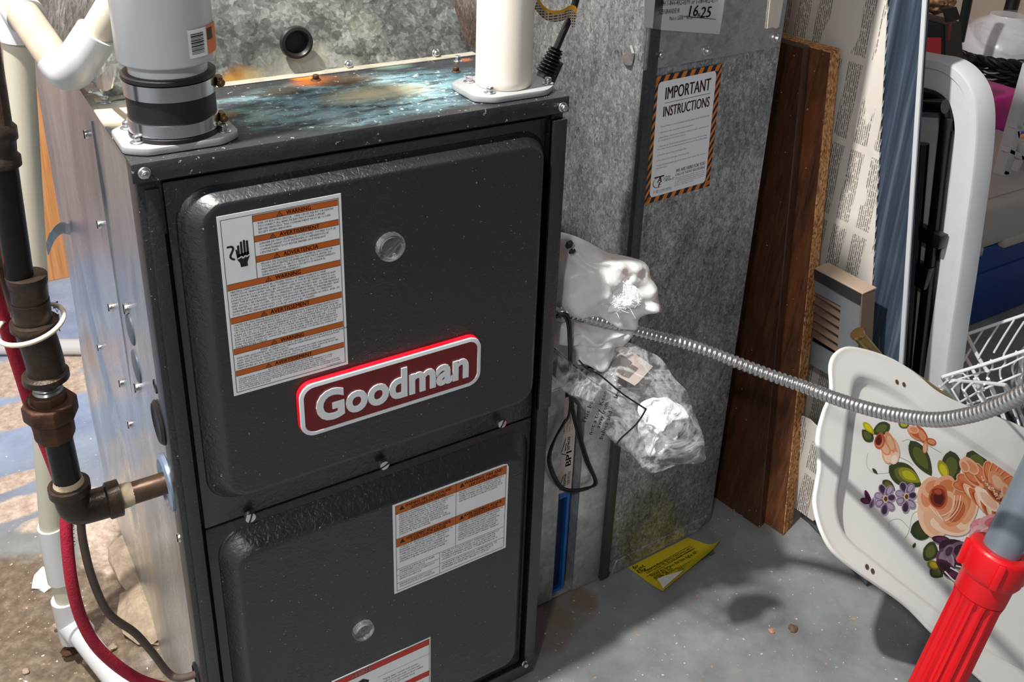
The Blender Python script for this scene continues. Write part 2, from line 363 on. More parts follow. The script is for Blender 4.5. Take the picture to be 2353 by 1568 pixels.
def board(name, mats, f0, f1, w_, n_, W_, T_, label, cat, group=None):
    """leaning board: foot corner f0, top corner f1, width along w_, thickness along n_"""
    mb = MB(); f0, f1, w_, n_ = V(f0), V(f1), V(w_).normalized() * W_, V(n_).normalized() * T_
    mb.hexa([f0, f0 + n_, f0 + n_ + w_, f0 + w_], [f1, f1 + n_, f1 + n_ + w_, f1 + w_])
    return tag(mb.build(name, mats, bevel=.0012, seg=1), label, cat, group)
board('wood_stud', STUD, (pb.x - .035, 1.56, 0), (pb.x - .035, 1.56, 2.3), (0, 1, 0), (1, 0, 0), .045, .07, 'orange pine stud standing on the floor against the wall behind the drain pipe', 'stud')
# ------------------------------------------------------------------ furnace
W_, H_, DP = .4445, .8763, .70
fur = thing('furnace', 'tall gas furnace with dark crinkle-painted front doors and galvanised steel sides', 'furnace', (W_ / 2, DP / 2, 0))
def side_x(y, z):
    d = 0
    # creased, dented rear of the side panel
    k = (y - .46) + (z - .36) * -.33
    if y > .22: d += .006 * math.sin((y - .22) * 9) * math.sin(max(0, z) * 7)
    r = abs(k)
    if y > .36: d += .010 * max(0, 1 - r / .05) * min(1, (y - .36) / .1) * (1 if z < .62 else max(0, 1 - (z - .62) / .1))
    e = V((y * 5, z * 3.2, 0)); d += .003 * mnoise.noise(e) + .0012 * mnoise.noise(e * 3)
    return d * min(1, y / .05) * min(1, max(0, (DP - y)) / .02)
mb = MB(); ny, nz = 60, 70
vs = [(side_x(DP * j / ny, .01 + (H_ - .014) * k / nz), DP * j / ny, .01 + (H_ - .014) * k / nz) for j in range(ny + 1) for k in range(nz + 1)]
mb.add(vs, [(j * (nz + 1) + k, j * (nz + 1) + k + 1, (j + 1) * (nz + 1) + k + 1, (j + 1) * (nz + 1) + k) for j in range(ny) for k in range(nz)])
mb.build('side_panel', G_side, fur, smooth=True, angle=180, label='galvanised left side panel, creased and dented')
mb = MB(); mb.box((.012, .03, .012), (W_, DP, H_ - .004)); mb.build('cabinet', G_side, fur)
mb = MB(); mb.box((-.004, -.007, H_ - .003), (W_ + .003, DP, H_)); mb.box((-.004, -.008, .8575), (W_ + .003, -.004, H_)); mb.build('top_panel', [TOPM], fur, bevel=.0018)
mb = MB()
mb.box((.012, .004, .8), (W_ - .012, .03, .872)); mb.build('frame_rail', BLK, fur, bevel=.001, seg=1)
mb = MB(); mb.box((.02, -.005, .012), (W_, .03, .034)); mb.build('frame_rail', BLK, fur, bevel=.001, seg=1)
mb = MB(); mb.box((-.001, -.0015, .012), (.0155, .03, .872)); mb.box((.005, -.0065, .012), (.0175, -.0015, .850)); mb.build('corner_post', BLK, fur, bevel=.0012)
mb = MB(); mb.box((.430, -.0015, .03), (.4445, .03, .872)); mb.box((.4275, -.0065, .03), (.4445, -.0015, .8505)); mb.box((.4275, -.009, .4722), (.4458, -.0015, .8505)); mb.build('corner_post', BLK, fur, bevel=.0012)
def door(name, base, outer, inner, h, r0, r1):
    mb = MB(); bx0, bz0, bx1, bz1 = base
    mb.box((bx0, .0, bz0), (bx1, .012, bz1)); d = mb.build(name, BLK, fur, bevel=.0015)
    mb = MB(); n = 10; K = 12; A = rr(*outer, r0, n); B = rr(*inner, r1, n); rs = []
    for k in range(K + 1):
        t = k / K; e = .4 * t * t * (3 - 2 * t) + .6 * t
        if k == 0: rs.append([(x, .003, z) for x, z in A])
        rs.append([(a[0] + (b[0] - a[0]) * t, -h * e, a[1] + (b[1] - a[1]) * t) for a, b in zip(A, B)])
    x0, z0, x1, z1 = inner; rs.append([(x, -h, z) for x, z in rr(x0 + .004, z0 + .004, x1 - .004, z1 - .004, r1, n)])
    mb.rings(rs, False, True); mb.build('raised_panel', BLK, d, smooth=True, angle=60)
    return d
HP = .02
door('upper_door', (.0215, .4605, .4235, .852), (.0285, .489, .4235, .8415), (.048, .5035, .4085, .8305), HP, .033, .02)
door('lower_door', (.0215, .036, .4235, .4585), (.0315, .052, .4195, .4475), (.0468, .071, .4005, .4235), HP, .03, .018)
def hexscrew(c, nrm, r, parent, name='hex_screw', h=.004, wash=1.35, mat=None):
    mb = MB(); c, a = V(c), V(nrm).normalized()
    mb.lathe(c, a, [(r * wash, 0), (r * wash, h * .15), (r * .95, h * .4)], 20)
    mb.lathe(c + a * h * .3, a, [(r, 0), (r, h), (r * .8, h * 1.25)], 6); mb.lathe(c + a * (h * 1.5), a, [(r * .55, 0), (r * .5, h * .1)], 10)
    return mb.build(name, mat or ZINC, parent, bevel=.0003, seg=1)
def slotscrew(c, nrm, r, parent, ang=75, name='door_screw'):
    mb = MB(); c, a = V(c), V(nrm).normalized()
    mb.lathe(c, a, [(r, 0), (r, .0035), (r * .88, .005), (.0001, .0055)], 22)
    mb.cur = 1; t = math.radians(ang); d = V((math.cos(t), 0, math.sin(t))) if abs(a.y) > .5 else V((0, math.cos(t), math.sin(t)))
    mb.obox(c + a * .0048, d * r * .9, a.cross(d) * r * .11, a * .0011)
    return mb.build(name, [STEEL, INK], parent, smooth=True)
for (u, v, a) in ((573, 1185, 72), (880, 1065, 22), (1150, 970, 62)): slotscrew(P(u, v, 1, -.004) * 1, (0, -1, 0), .0062, fur, a)
hexscrew(P(332, 398, 1, -.008), (0, -1, 0), .0042, fur); hexscrew(P(1293, 246, 1, -.008), (0, -1, 0), .0042, fur); hexscrew(P(1205, 1525, 1, -.009), (0, -1, 0), .0036, fur)
# left side details
for u, v in ((204, 308), (233, 515), (260, 705), (232, 798), (284, 880), (303, 975), (415, 1235), (293, 709), (319, 890)):
    p = P(u, v, 0, 0); q = side_x(p.y, p.z); big = (u, v) in ((293, 709), (319, 890))
    slotscrew((q + .0015, p.y, p.z), (-1, 0, 0), .0062 if big else .005, fur, 85, 'side_screw')
for u, v in ((301, 755), (315, 842)):
    p = P(u, v, 0, 0); MB().lathe((side_x(p.y, p.z) + .002, p.y, p.z), (-1, 0, 0), [(.019, 0), (.019, .003), (.017, .004), (.0001, .0042)], 28).build('knockout_plug', GREYPL, fur, smooth=True)
p = P(358, 888, 0, 0); MB().lathe((.003, p.y, p.z), (-1, 0, 0), [(.0075, 0), (.0075, .0042), (.0062, .0044), (.0062, .0035), (.0001, .0035)], 20).build('screw_hole', INK, fur, smooth=True)
p = P(370, 970, 0, 0); mb = MB(); mb.lathe((.001, p.y, p.z), (-1, 0, 0), [(.022, 0), (.024, .003), (.021, .006), (.018, .004), (.0001, .003)], 28); mb.build('grommet', RUB, fur, smooth=True)
p = P(386, 1108, 0, 0); mb = MB(); mb.lathe((.001, p.y, p.z), (-1, 0, 0), [(.031, 0), (.031, .004), (.026, .006), (.025, .003), (.017, .003)], 36); mb.build('pipe_seal_ring', simple('blued_zinc', '#a9bdd6', .3, .7), fur, smooth=True)
GP = V((0, p.y, p.z))
p = P(455, 1548, 0, 0); mb = MB(); mb.lathe((.001, p.y, p.z), (-1, 0, 0), [(.013, 0), (.014, .003), (.011, .005), (.009, .003), (.0001, .003)], 24); mb.build('cable_bushing', RUB, fur, smooth=True); CBL = V((-.004, p.y, p.z))
a, b = P(205, 300, 0, 0), P(318, 950, 0, 0)
MB().box((side_x(.205, .6) - .0012, .2045, b.z - .01), (.004, .2065, a.z + .02)).build('side_seam', G_side, fur, bevel=.0008)
mb = MB(); pts = [P(x, y, 0, z) for x, y, z in ((160, 530, 0), (140, 527, -.012), (120, 545, -.03), (108, 575, -.04))]
rs = []
for i, q in enumerate(crom(pts, 5)): rs.append([q + V((0, 0, .010)), q + V((0, .001, -.008)), q + V((.002, .003, -.008)), q + V((.002, .002, .010))])
mb.rings(rs); mb.build('bent_tab', G_side, fur, smooth=True)
# badge
def badge():
    x0, z0, x1, z1 = .121, .5555, .3335, .6205
    mb = MB(); A = rr(x0, z0, x1, z1, .016); n = (x1 - x0)
    B = rr(x0 + .001, z0 + .001, x1 - .001, z1 - .001, .0152)
    mb.rings([[(x, -HP + .001, z) for x, z in A], [(x, -HP - .004, z) for x, z in A], [(x, -HP - .0065, z) for x, z in B]]); b = mb.build('badge', BADE, fur, smooth=True, label='red name badge with silver border and raised lettering')
    o, i1, i2 = .0035, .0068, .0075
    mb = MB(); R = lambda k, r, y: [(x, y, z) for x, z in rr(x0 + k, z0 + k, x1 - k, z1 - k, r)]
    mb.rings([R(.0008, .0153, -HP - .006), R(.0012, .015, -HP - .0074), R(.0052, .0118, -HP - .0078), R(.0056, .0115, -HP - .0068)], False, False); mb.build('badge_border', SILV, b, smooth=True)
    mb = MB(); mb.rings([R(.0054, .0115, -HP - .0062), R(.0056, .0115, -HP - .0072)], True, True); mb.build('badge_face', BADR, b)
    mb = MB(); vs, fs = glyphs('Goodman', .034, 4); W0 = .178; xs = [q.x for q in vs]; s = W0 / (max(xs) - min(xs)); hs = max(q.y for q in vs)
    zs = .036 / hs; ox = x0 + .0175; oz = z0 + .0165
    bm = bmesh.new(); tv = [bm.verts.new((ox + (q.x - min(xs)) * s, -HP - .0071, oz + q.y * zs)) for q in vs]
    for f in fs:
        try: bm.faces.new([tv[i] for i in f])
        except ValueError: pass
    r = bmesh.ops.extrude_face_region(bm, geom=bm.faces[:]); bmesh.ops.translate(bm, vec=(0, -.0016, 0), verts=[g for g in r['geom'] if isinstance(g, bmesh.types.BMVert)])
    bm.verts.index_update(); mb.add([q.co.copy() for q in bm.verts], [[q.index for q in f.verts] for f in bm.faces]); bm.free()
    mb.build('lettering', SILV, b)
badge()
# labels -------------------------------------------------------------------
class Label:
    def __init__(s, org, ud, vd, w, h, nrm, parent, name, label=None, pts=None, base=PAPER, round_=0, t=.0004):
        s.o, s.u, s.v, s.w, s.h, s.n = V(org), V(ud).normalized(), V(vd).normalized(), w, h, V(nrm).normalized()
        mb = MB(); out = pts or ([(0, 0), (1, 0), (1, 1), (0, 1)])
        mb.slab([s.pt(a, b, 0) for a, b in out], s.n * t); s.t = t
        s.ob = mb.build(name, base, parent, label=label); s.g = MB(); s.mats = []
    def pt(s, a, b, e): return s.o + s.u * (a * s.w) - s.v * (b * s.h) + s.n * e
    def mat(s, m_):
        if m_ not in s.mats: s.mats.append(m_)
        s.g.cur = s.mats.index(m_)
    def rect(s, a0, b0, a1, b1, m_, e=1.5):
        s.mat(m_); s.g.add([s.pt(a, b, s.t + e * 1e-4) for a, b in ((a0, b1), (a1, b1), (a1, b0), (a0, b0))], [(0, 1, 2, 3)])
    def poly(s, pts, m_, e=2): s.mat(m_); s.g.add([s.pt(a, b, s.t + e * 1e-4) for a, b in pts], [list(range(len(pts)))])
    def txt(s, str_, a, b, size, m_=None, width=None, bold=0, align='L', e=3, shear=0, res=1):
        s.mat(m_ or INK); write(s.g, str_, s.pt(a, b, s.t + e * 1e-4), s.u, s.v, size * s.h, width * s.w if width else None, bold, res, align, shear)
    def line(s, a0, b0, a1, b1, th, m_=None):
        p, q = s.pt(a0, b0, 0), s.pt(a1, b1, 0); d = (q - p).normalized(); n2 = d.cross(s.n) * th / 2; e = s.n * (s.t + 2.5e-4)
        s.mat(m_ or INK); s.g.add([p + n2 + e, q + n2 + e, q - n2 + e, p - n2 + e], [(0, 1, 2, 3)])
    def frame(s, a0, b0, a1, b1, th):
        for q in ((a0, b0, a1, b0), (a1, b0, a1, b1), (a1, b1, a0, b1), (a0, b1, a0, b0)): s.line(*q, th)
    def done(s, name='lettering'): return s.g.build(name, s.mats, s.ob)
    def tri(s, a, b, sz):
        h = sz * s.h; k = s.h / s.w
        s.poly([(a - sz * k * .62, b), (a + sz * k * .62, b), (a, b - sz)], INK, 2); s.poly([(a - sz * k * .4, b - sz * .1), (a + sz * k * .4, b - sz * .1), (a, b - sz * .78)], ORG, 2.6)
        s.poly([(a - sz * k * .06, b - sz * .2), (a + sz * k * .06, b - sz * .2), (a + sz * k * .06, b - sz * .6), (a - sz * k * .06, b - sz * .6)], INK, 3.2)
L = Label((.0598, -HP, .8190), X, Z, .1182, .1925, -Y, fur, 'warning_label', 'white warning label with orange bars in three languages')
L.frame(.025, .022, .975, .982, .0005)
def bar(L, a0, b0, a1, b1, word, size=.03, tri=True, wd=None):
    L.rect(a0, b0, a1, b1, ORG); L.line(a0, b0, a1, b0, .0004); L.line(a0, b1, a1, b1, .0004)
    c = (a0 + a1) / 2 + .02; L.txt(word, c, b1 - (b1 - b0) * .16, (b1 - b0) * .98, None, wd, .012, 'C', res=2)
    if tri: L.tri(c - (wd or .3) / 2 - .055, b1 - .003, (b1 - b0) * .82)
bar(L, .27, .028, .97, .06, 'WARNING', wd=.2); bar(L, .27, .137, .97, .168, 'AVERTISSEMENT', wd=.33); bar(L, .27, .245, .97, .278, 'ADVERTENCIA', wd=.29)
bar(L, .03, .365, .97, .398, 'WARNING', wd=.21); bar(L, .03, .55, .97, .584, 'AVERTISSEMENT', wd=.33); bar(L, .03, .728, .97, .76, 'WARNING', wd=.2); bar(L, .03, .856, .97, .887, 'AVERTISSEMENT', wd=.32)
L.line(.27, .028, .27, .365, .0005)
def block(L, a, b0, lines, dy, amax, size=None, off=None):
    mx = max(len(x) for x in lines)
    for i, s_ in enumerate(lines): L.txt(s_, a + (off[i] if off else 0), b0 + dy * i, size or dy * .92, None, amax * len(s_) / mx, .004)
block(L, .31, .077, ['RISK OF ELECTRIC SHOCK.  CAN CAUSE INJURY OR DEATH:', 'DISCONNECT ALL REMOTE ELECTRIC POWER SUPPLIES', 'BEFORE SERVICING. THIS COMPARTMENT MUST BE CLOSED', 'EXCEPT WHEN SERVICING.'], .0165, .62)
block(L, .31, .186, ['DANGER DE CHOC ÉLETRIQUE OU DE MORT. COUPEZ TOUT LE', 'COURANT AVANT TOUT ENTRETIEN OU RÉPARATION, LE', 'COMPARTEMENT DOIT RESTER FERMER SAUF PENDANT', 'L\'ENTRETIEN.'], .0165, .63)
block(L, .31, .295, ['PELIGRO DE CHOQUE ELÉCTRICO O MUERTE, DESCONECTE', 'TODAS LAS FUENTES DE ENERGIA ELÉCTRICA ANTES DE', 'MANTENIMIENTO O SERCICO TECNICO. EL COMPARTIMIENTO', 'DEBE PERMANCECER CERRADO EXCEPTO DURANTE EL', 'SERVICIO DE MANTENIMIENTO.'], .0155, .62)
block(L, .05, .415, ['HEATING UNITS SHOULD NOT BE UTILIZED WITHOUT REASONABLE ROUTINE', 'INSPECTION, MAINTENANCE, AND SUPERVISION. IF THE BUILDING IN WHICH ANY', 'SUCH DEVICE IS LOCATED WILL BE VACANT, CARE SHOULD BE TAKEN THAT SUCH', 'DEVICE IS ROUTINELY INSPECTED, MAINTAINED, AND MONITORED. IN THE EVENT', 'THAT THE BUILDING IS EXPOSED TO FREEZING TEMPERATURES, ALL WATER-BEARING', 'PIPES SHOULD BE DRAINED. THE BUILDING SHOULD BE PROPERLY WINTERIZED, AND', 'THE WATER SOURCE CLOSED. SHOULD THE BUILDING BE EXPOSED TO FREEZING', 'TEMPERATURES, ANY HYDRONIC COIL UNITS SHOULD BE DRAINED AS WELL, AND, IN', 'SUCH CASE, ALTERNATIVE HEAT SOURCES SHOULD BE UTILIZED.'], .0157, .9)
block(L, .05, .6, ['UNITÉS DE CHAUFFAGE NE DEVRAIT ÊTRE UTILISÉ SANS RAISONNABLE INSPECTION', 'DE ROUTINE, LA MAINTENANCE ET LA SUPERVISION. SI L\'IMMEUBLE DANS LEQUEL', 'UN TEL DISPOSITIF SE TROUVE SERA VACANTE, IL CONVIENT DE VEILLER À CE QUE', 'CE TYPE D\'APPAREIL EST RÉGULIÈREMENT INSPECTÉ ET ENTRETENU, ET SURVEILLÉS', 'DANS LE CAS OU L\'IMMEUBLE EST EXPOSÉ À DES TEMPÉRATURES DE GEL, TOUTE', 'L\'EAU DES TUYAUX DE ROULEMENT DOIT ÊTRE VIDANGÉE. LE BÂTIMENT DEVRAIT', 'ÊTRE CORRECTEMENT URBANO, ET LA SOURCE D\'EAU FERMÉ. SI LE BÂTIMENT EST', 'EXPOSÉ À DES TEMPÉRATURES DE GEL, AUCUNE BOBINE HYDRONIQUE UNITÉS DOIT', 'ÊTRE VIDANGÉ AINSI, ET, DANS DE TELS CAS, D\'AUTRES SOURCES DE CHALEUR', 'DEVRAIT ÊTRE UTILISÉ.'], .0139, .91)
block(L, .05, .775, ['                    FIRE, EXPLOSION, AND ASPHYXIATION HAZARD', 'IMPROPER ADJUSTMENT, ALTERATION, SERVICE, MAINTENANCE OR INSTALLATION', 'CAN CAUSE SERIOUS INJURY OR DEATH.', 'READ AND FOLLOW INSTRUCTIONS AND PRECAUTIONS IN USER\'S INFORMATION', 'MANUAL PROVIDED WITH THIS FURNACE.  INSTALLATION AND SERVICE MUST BE', 'PERFORMED BY A QUALIFIED SERVICE AGENCY OR GAS SUPPLIER.'], .0145, .88, off=[.2, 0, 0, 0, 0, 0])
block(L, .05, .9, ['RISQUE D\'INCENDIE ET D\'ASPHYXIE', 'UN RÉGLAGE, UNE MODIFICATION, UNE RÉPARATION, UN ENTRETIEN OU UNE', 'INSTALLATION INCORRECTE PEUT ENTRAÎNER DES BLESSURES GRAVES OU LA', 'MORT. SUIVEZ LES INSTRUCTION ET LES CONSIGNES DANS LA NOTICE', 'D\'UTILISATION QUI ACCOMPAGNE CE GÉNÉRATEUR D\'AIR CHAUD. L\'INSTALLATION', 'ET L\'ENTRETIEN DOIVENT ÊTRE EFFECTUÉS PAR UN RÉPARATEUR QUALIFIÉ OU PAR', 'LE FOURNISSEUR DE GAZ'], .0118, .88, off=[.25, 0, 0, 0, 0, 0, 0])
L.txt('0140M00409', .8, .978, .01, None, .14)
# hand and spark pictogram
def ell(cx, cy, a, b, n=20): return [(cx + a * math.cos(2 * PI * k / n), cy + b * math.sin(2 * PI * k / n)) for k in range(n)]
for k, (x, top) in enumerate(((.142, .165), (.166, .148), (.19, .143), (.213, .148))): L.poly([(x - .009, .235), (x + .009, .235), (x + .009, top + .004), (x, top), (x - .009, top + .004)], INK, 2)
L.poly([(.118, .185), (.13, .188), (.138, .215), (.222, .208), (.224, .236), (.205, .262), (.205, .285), (.15, .285), (.146, .262), (.126, .24)], INK, 2)
L.line(.13, .238, .165, .228, .0011, PAPER); L.line(.165, .228, .17, .240, .0011, PAPER); L.line(.17, .240, .195, .226, .0011, PAPER); L.line(.195, .226, .2, .236, .0011, PAPER); L.line(.2, .236, .222, .226, .0011, PAPER)
for q in ((.055, .166, .095, .166), (.095, .166, .105, .18), (.105, .18, .075, .215), (.075, .215, .08, .228), (.08, .228, .108, .238)): L.line(*q, .0021)
L.done()
# label 2
M2 = Label((.2243, -HP, .4205), X, Z, .1555, .1355, -Y, fur, 'warning_label', 'smaller white warning label with orange bars on the lower door', pts=[(0, 1), (1, 1), (1, .05), (.985, .012), (.95, 0), (0, 0)])
M2.frame(.022, .022, .978, .975, .0005)
for a0, b0, a1, b1, t1, t2 in ((.022, .022, .53, .115, 'WARNING: FIRE, EXPLOSION AND', 'ASPHYXIATION HAZARD'), (.53, .022, .978, .115, 'WARNING: FIRE AND', 'EXPLOSION HAZARD'), (.022, .385, .53, .475, 'AVERTISSEMENT: RISQUE D\'INCENDIE,', 'D\'EXPLOSION ET ASPHYXIE'), (.53, .385, .978, .475, 'AVERTISSEMENT-RISQUE', 'D\'INCENDIE ET D\'EXPLOSION')):
    M2.rect(a0, b0, a1, b1, ORG); M2.line(a0, b0, a1, b0, .0003); M2.line(a0, b1, a1, b1, .0003); c = (a0 + a1) / 2 + .02
    M2.txt(t1, c, b0 + .045, .045, None, (a1 - a0) * .76, .012, 'C'); M2.txt(t2, c, b1 - .01, .045, None, (a1 - a0) * .58, .012, 'C'); M2.poly([(a0 + .03, b0 + .06), (a0 + .075, b0 + .06), (a0 + .052, b0 + .012)], INK)
M2.line(.53, .022, .53, .73, .0004); M2.line(.022, .8, .39, .8, .0004); M2.line(.39, .73, .39, .975, .0004); M2.line(.39, .73, .978, .73, .0004); M2.line(.022, .73, .39, .73, .0004); M2.line(.39, .862, .978, .862, .0004); M2.line(.022, .89, .39, .89, .0004)
T1 = ['IMPROPER INSTALLATION, ADJUSTMENT, ALTERATION,', 'SERVICE OR MAINTENANCE CAN CAUSE PROPERTY', 'DAMAGE, INJURY OR DEATH, OR EXPOSURE TO', 'CARBON MONOXIDE PRODUCTS OF COMBUSTION', 'WHICH ARE KNOWN TO CAUSE CANCER AND BIRTH', 'DEFECTS. READ AND FOLLOW INSTRUCTIONS AND', 'PRECAUTIONS IN THE USER\'S INFORMATION', 'MANUAL. INSTALLATION AND SERVICE MUST BE', 'PERFORMED BY A QUALIFIED INSTALLER, SERVICE', 'AGENCY OR THE GAS SUPPLIER']
T2 = ['FAILURE TO FOLLOW SAFETY WARNINGS CAN RESULT', 'IN DEATH. DO NOT STORE OR USE GASOLINE OR', 'OTHER FLAMMABLE VAPORS AND LIQUIDS IN THE', 'VICINITY OF THIS OR ANY OTHER APPLIANCE. IT', 'CAN RESULT IN SERIOUS INJURY OR DEATH.']
T3 = ['UN RÉGLAGE, UNE MODIFICATION, UNE RÉPARATION, UN', 'ENTRETIEN OU UNE INSTALLATION INCORRECTE PEUT', 'ENTRAÎNER DES BLESSURES GRAVES OU LA MORT.', 'SUIVEZ LES INSTRUCTIONS ET LES CONSIGNES DANS', 'LA NOTICE D\'UTILISATION QUI ACCOMPAGNE CE', 'GÉNÉRATEUR D\'AIR CHAUD. L\'INSTALLATION DOIT', 'ÊTRE EFFECTUÉE PAR UN RÉPARATEUR QUALIFIÉ']
block(M2, .05, .14, T1, .0235, .46); block(M2, .555, .14, T2, .0245, .4); block(M2, .05, .5, T3, .0265, .45); block(M2, .555, .5, T3 + T2[:1], .026, .4)
block(M2, .045, .76, ['SEE INSIDE SURFACE OF BURNER', 'COMPARTMENT DOOR FOR', 'LIGHTING INSTRUCTIONS'][:2], .026, .3); block(M2, .045, .83, ['LES INSTRUCTIONS POUR L\'ÉCLAIRAGE ET LE', 'SERVICE SE TROUVENT À LA'], .026, .3)
block(M2, .41, .757, T2[:4], .026, .52); block(M2, .41, .888, T3[:3], .026, .5); block(M2, .045, .918, T3[2:4], .026, .3); M2.done()
# label 3 (danger)
M3 = Label((.1404, -HP, .1880), X, Z, .1320, .092, -Y, fur, 'danger_label', 'white danger label with red bars near the bottom of the lower door')
M3.frame(.01, .02, .985, .98, .0005); M3.rect(.01, .025, .985, .125, REDB); M3.txt('DANGER', .2, .108, .1, PAPER, .19, .02, res=2, shear=.1); M3.line(.01, .125, .985, .125, .0003); M3.line(.45, .3, .985, .3, .0003)
block(M3, .5, .4, ['Tripping danger. Contents under pressure', 'could be thrown into areas of service near', 'the device. Use approved parts about a cabinet', 'only and follow each warning closely'], .05, .42)
M3.rect(.4, .62, .985, .72, REDB); block(M3, .5, .8, ['Ne pas ouvrir pendant le fonctionnement', 'normal de cet appareil'], .05, .42); M3.poly([(.36, .27), (.3, .2), (.25, .22), (.2, .4), (.15, .7), (.33, .72), (.33, .45)], INK); M3.done()
# sight glasses
GLASS = mat_clear('clear_plastic', '#e4e6e8', .06, .10, 30, .04)
for (u, v), r, lab in (((898, 568), .0155, 'clear plastic sight glass on the upper door'), ((835, 1450), .0135, 'clear plastic sight glass on the lower door')):
    p = P(u, v, 1, -HP - .003); c = V((p.x, -HP + .0005, p.z)); mb = MB()
    mb.lathe(c, (0, -1, 0), [(r, 0), (r, .0055), (r * .9, .0075), (r * .76, .0072), (r * .72, .004), (.0001, .0035)], 36)
    o = mb.build('sight_glass', GLASS, fur, smooth=True, angle=50, label=lab)
    mb = MB(); mb.lathe(c - Y * .0008, (0, -1, 0), [(r * .7, 0), (r * .7, .0006)], 24); mb.build('sight_hole', simple('dark_hole' if r > .015 else 'grey_hole', '#0a0a0b' if r > .015 else '#55575a', .3), o)
    MB().box((c.x + .001, c.y - .007, c.z - r * .8), (c.x + .004, c.y - .005, c.z - r * .45)).build('clip', GLASS, o)
# ------------------------------------------------------------------ plenum
plen = thing('plenum', 'galvanised sheet metal plenum with stained front standing on the furnace top', 'duct', (.22, .35, H_))
Y0 = .184
f0 = P(238, 212, 1, Y0); f0.z = H_; f1 = P(1077, 128, 1, Y0); f1.z = H_
t0 = P(262, -60, 1, Y0 + .045); t1 = P(1022, -60, 1, Y0 + .045)
zt = 1.15
def up(a, b): k = (zt - a.z) / (b.z - a.z); return a + (b - a) * k
u0, u1 = up(f0, t0), up(f1, t1); bk = .48
mb = MB(); n = 24
A = [f0, f1, V((f1.x, Y0 + bk, H_)), V((f0.x - .004, Y0 + bk, H_))]; B = [u0, u1, V((u1.x, Y0 + bk, zt)), V((u0.x, Y0 + bk, zt))]
mb.hexa([q + V((0, 0, .0005)) for q in A], B); mb.build('plenum_body', G_plen, plen, bevel=.0015)
mb = MB(); mb.box((f0.x - .01, Y0 - .012, H_), (f1.x + .006, Y0 + .002, H_ + .0015)); mb.build('base_flange', simple('dusty_flange', '#b8b3a4', .6, .3, .25, 50), plen, bevel=.0005, seg=1)
pts = [P(u, v, 0, f0.x - .012) for u, v in ((205, 185), (207, 205), (226, 212), (238, 205), (248, 150), (236, 150))]
mb = MB(); mb.slab([V((f0.x - .004, q.y, q.z)) for q in pts], (-.0015, 0, 0)); mb.build('corner_tab', G_shiny, plen)
c = P(676, 94, 1, .19); c.y = Y0 + .006; mb = MB(); mb.lathe(c, (0, -1, 0), [(.0165, 0), (.0185, .006), (.0175, .011), (.0145, .012), (.012, .009), (.0115, .002), (.0001, .002)], 36)
mb.build('grommet', RUB, plen, smooth=True)
for u, v, mt in ((500, 180, RUST), (1001, 122, ZINC), (800, 148, ZINC)): q = P(u, v, 1, Y0 - .0005); hexscrew((q.x, Y0 - .001, max(q.z, H_ + .004)), (0, -1, .1), .0038, plen, 'plenum_screw', .003, mat=mt)
for u, v, mt in ((243, 235, ZINC), (726, 184, RUST), (1052, 140, ZINC), (1048, 165, RUST)):
    q = P(u, v, 2, H_); hexscrew(q, (0, 0, 1), .0038, fur, 'top_screw', .004, 1.5, mat=mt)
# ------------------------------------------------------------------ exhaust and intake pipes on the top panel
def flange_plate(cx, cy, label, bolts, W=.118, hole=.04):
    t = thing('flange_plate', label, 'pipe fitting', (cx, cy, H_))
    r = .047; out = []
    for k in range(64):
        a = 2 * PI * k / 64; x, y = math.cos(a) * (r + .012), math.sin(a) * (r - .002)
        x = max(-.0505, min(.0505, x)); y = max(-.0385, min(.0385, y)); out.append((cx + x, cy + y))
    mb = MB(); mb.slab([(x, y, H_ + .001) for x, y in out], (0, 0, .0065)); mb.build('plate', PLATEM, t, bevel=.0008)
    mb = MB(); mb.slab([(cx + (x - cx) * .985, cy + (y - cy) * .985, H_) for x, y in out], (0, 0, .0012)); mb.build('gasket', RUB, t)
    for bx, by in bolts: hexscrew((bx, by, H_ + .0075), (0, 0, 1), .0042, t, 'bolt', .0045, 1.55)
    return t
ex, ey = .046, .041
bl = [P(293, 293, 2, H_ + .008), P(316, 326, 2, H_ + .008), P(515, 300, 2, H_ + .008)]
flange_plate(ex, ey, 'grey flange plate bolted under the rubber coupling of the exhaust pipe', [(q.x, q.y) for q in bl])
cp = thing('rubber_coupling', 'black rubber coupling with two steel band clamps on the furnace top', 'coupling', (ex, ey, H_ + .0076))
z0 = H_ + .0076; R = .0385
def zat(v, r): return P(402 - (v < 200) * 8, v, 1, ey - r).z
mb = MB(); zb1, zb2, zc1, zc2, zl = zat(321, R), zat(290, R), zat(238, R), zat(200, R), zat(187, R)
mb.lathe((ex, ey, 0), Z, [(R - .003, z0), (R + .001, z0 + .0005), (R + .001, zb1 - .001), (R - .0005, zb1), (R - .0005, zc2), (R + .0018, zc2 + .001), (R + .0018, zl - .001), (R, zl), (R - .0035, zl)], 56)
cb = mb.build('rubber_sleeve', RUB, cp, smooth=True, angle=50)
for a_, b_ in ((zb1, zb2), (zc1, zc2)):
    mb = MB(); mb.lathe((ex, ey, 0), Z, [(R - .001, a_), (R + .0008, a_ + .0005), (R + .0008, b_ - .0005), (R - .001, b_)], 56); bd = mb.build('band_clamp', CLAMPM, cp, smooth=True, angle=50)
    q = V((ex + R * .93, ey - .012, (a_ + b_) / 2)); mb = MB(); mb.obox(q + V((.004, 0, 0)), (.0025, 0, 0), (0, .006, 0), (0, 0, .0045)); mb.lathe(q + V((.003, -.005, 0)), (.5, -1, 0), [(.0034, 0), (.0034, .005), (.001, .0052)], 6); mb.build('clamp_screw', simple('brass_screw', '#7a5f3c', .4, .6), bd, bevel=.0006, seg=1)
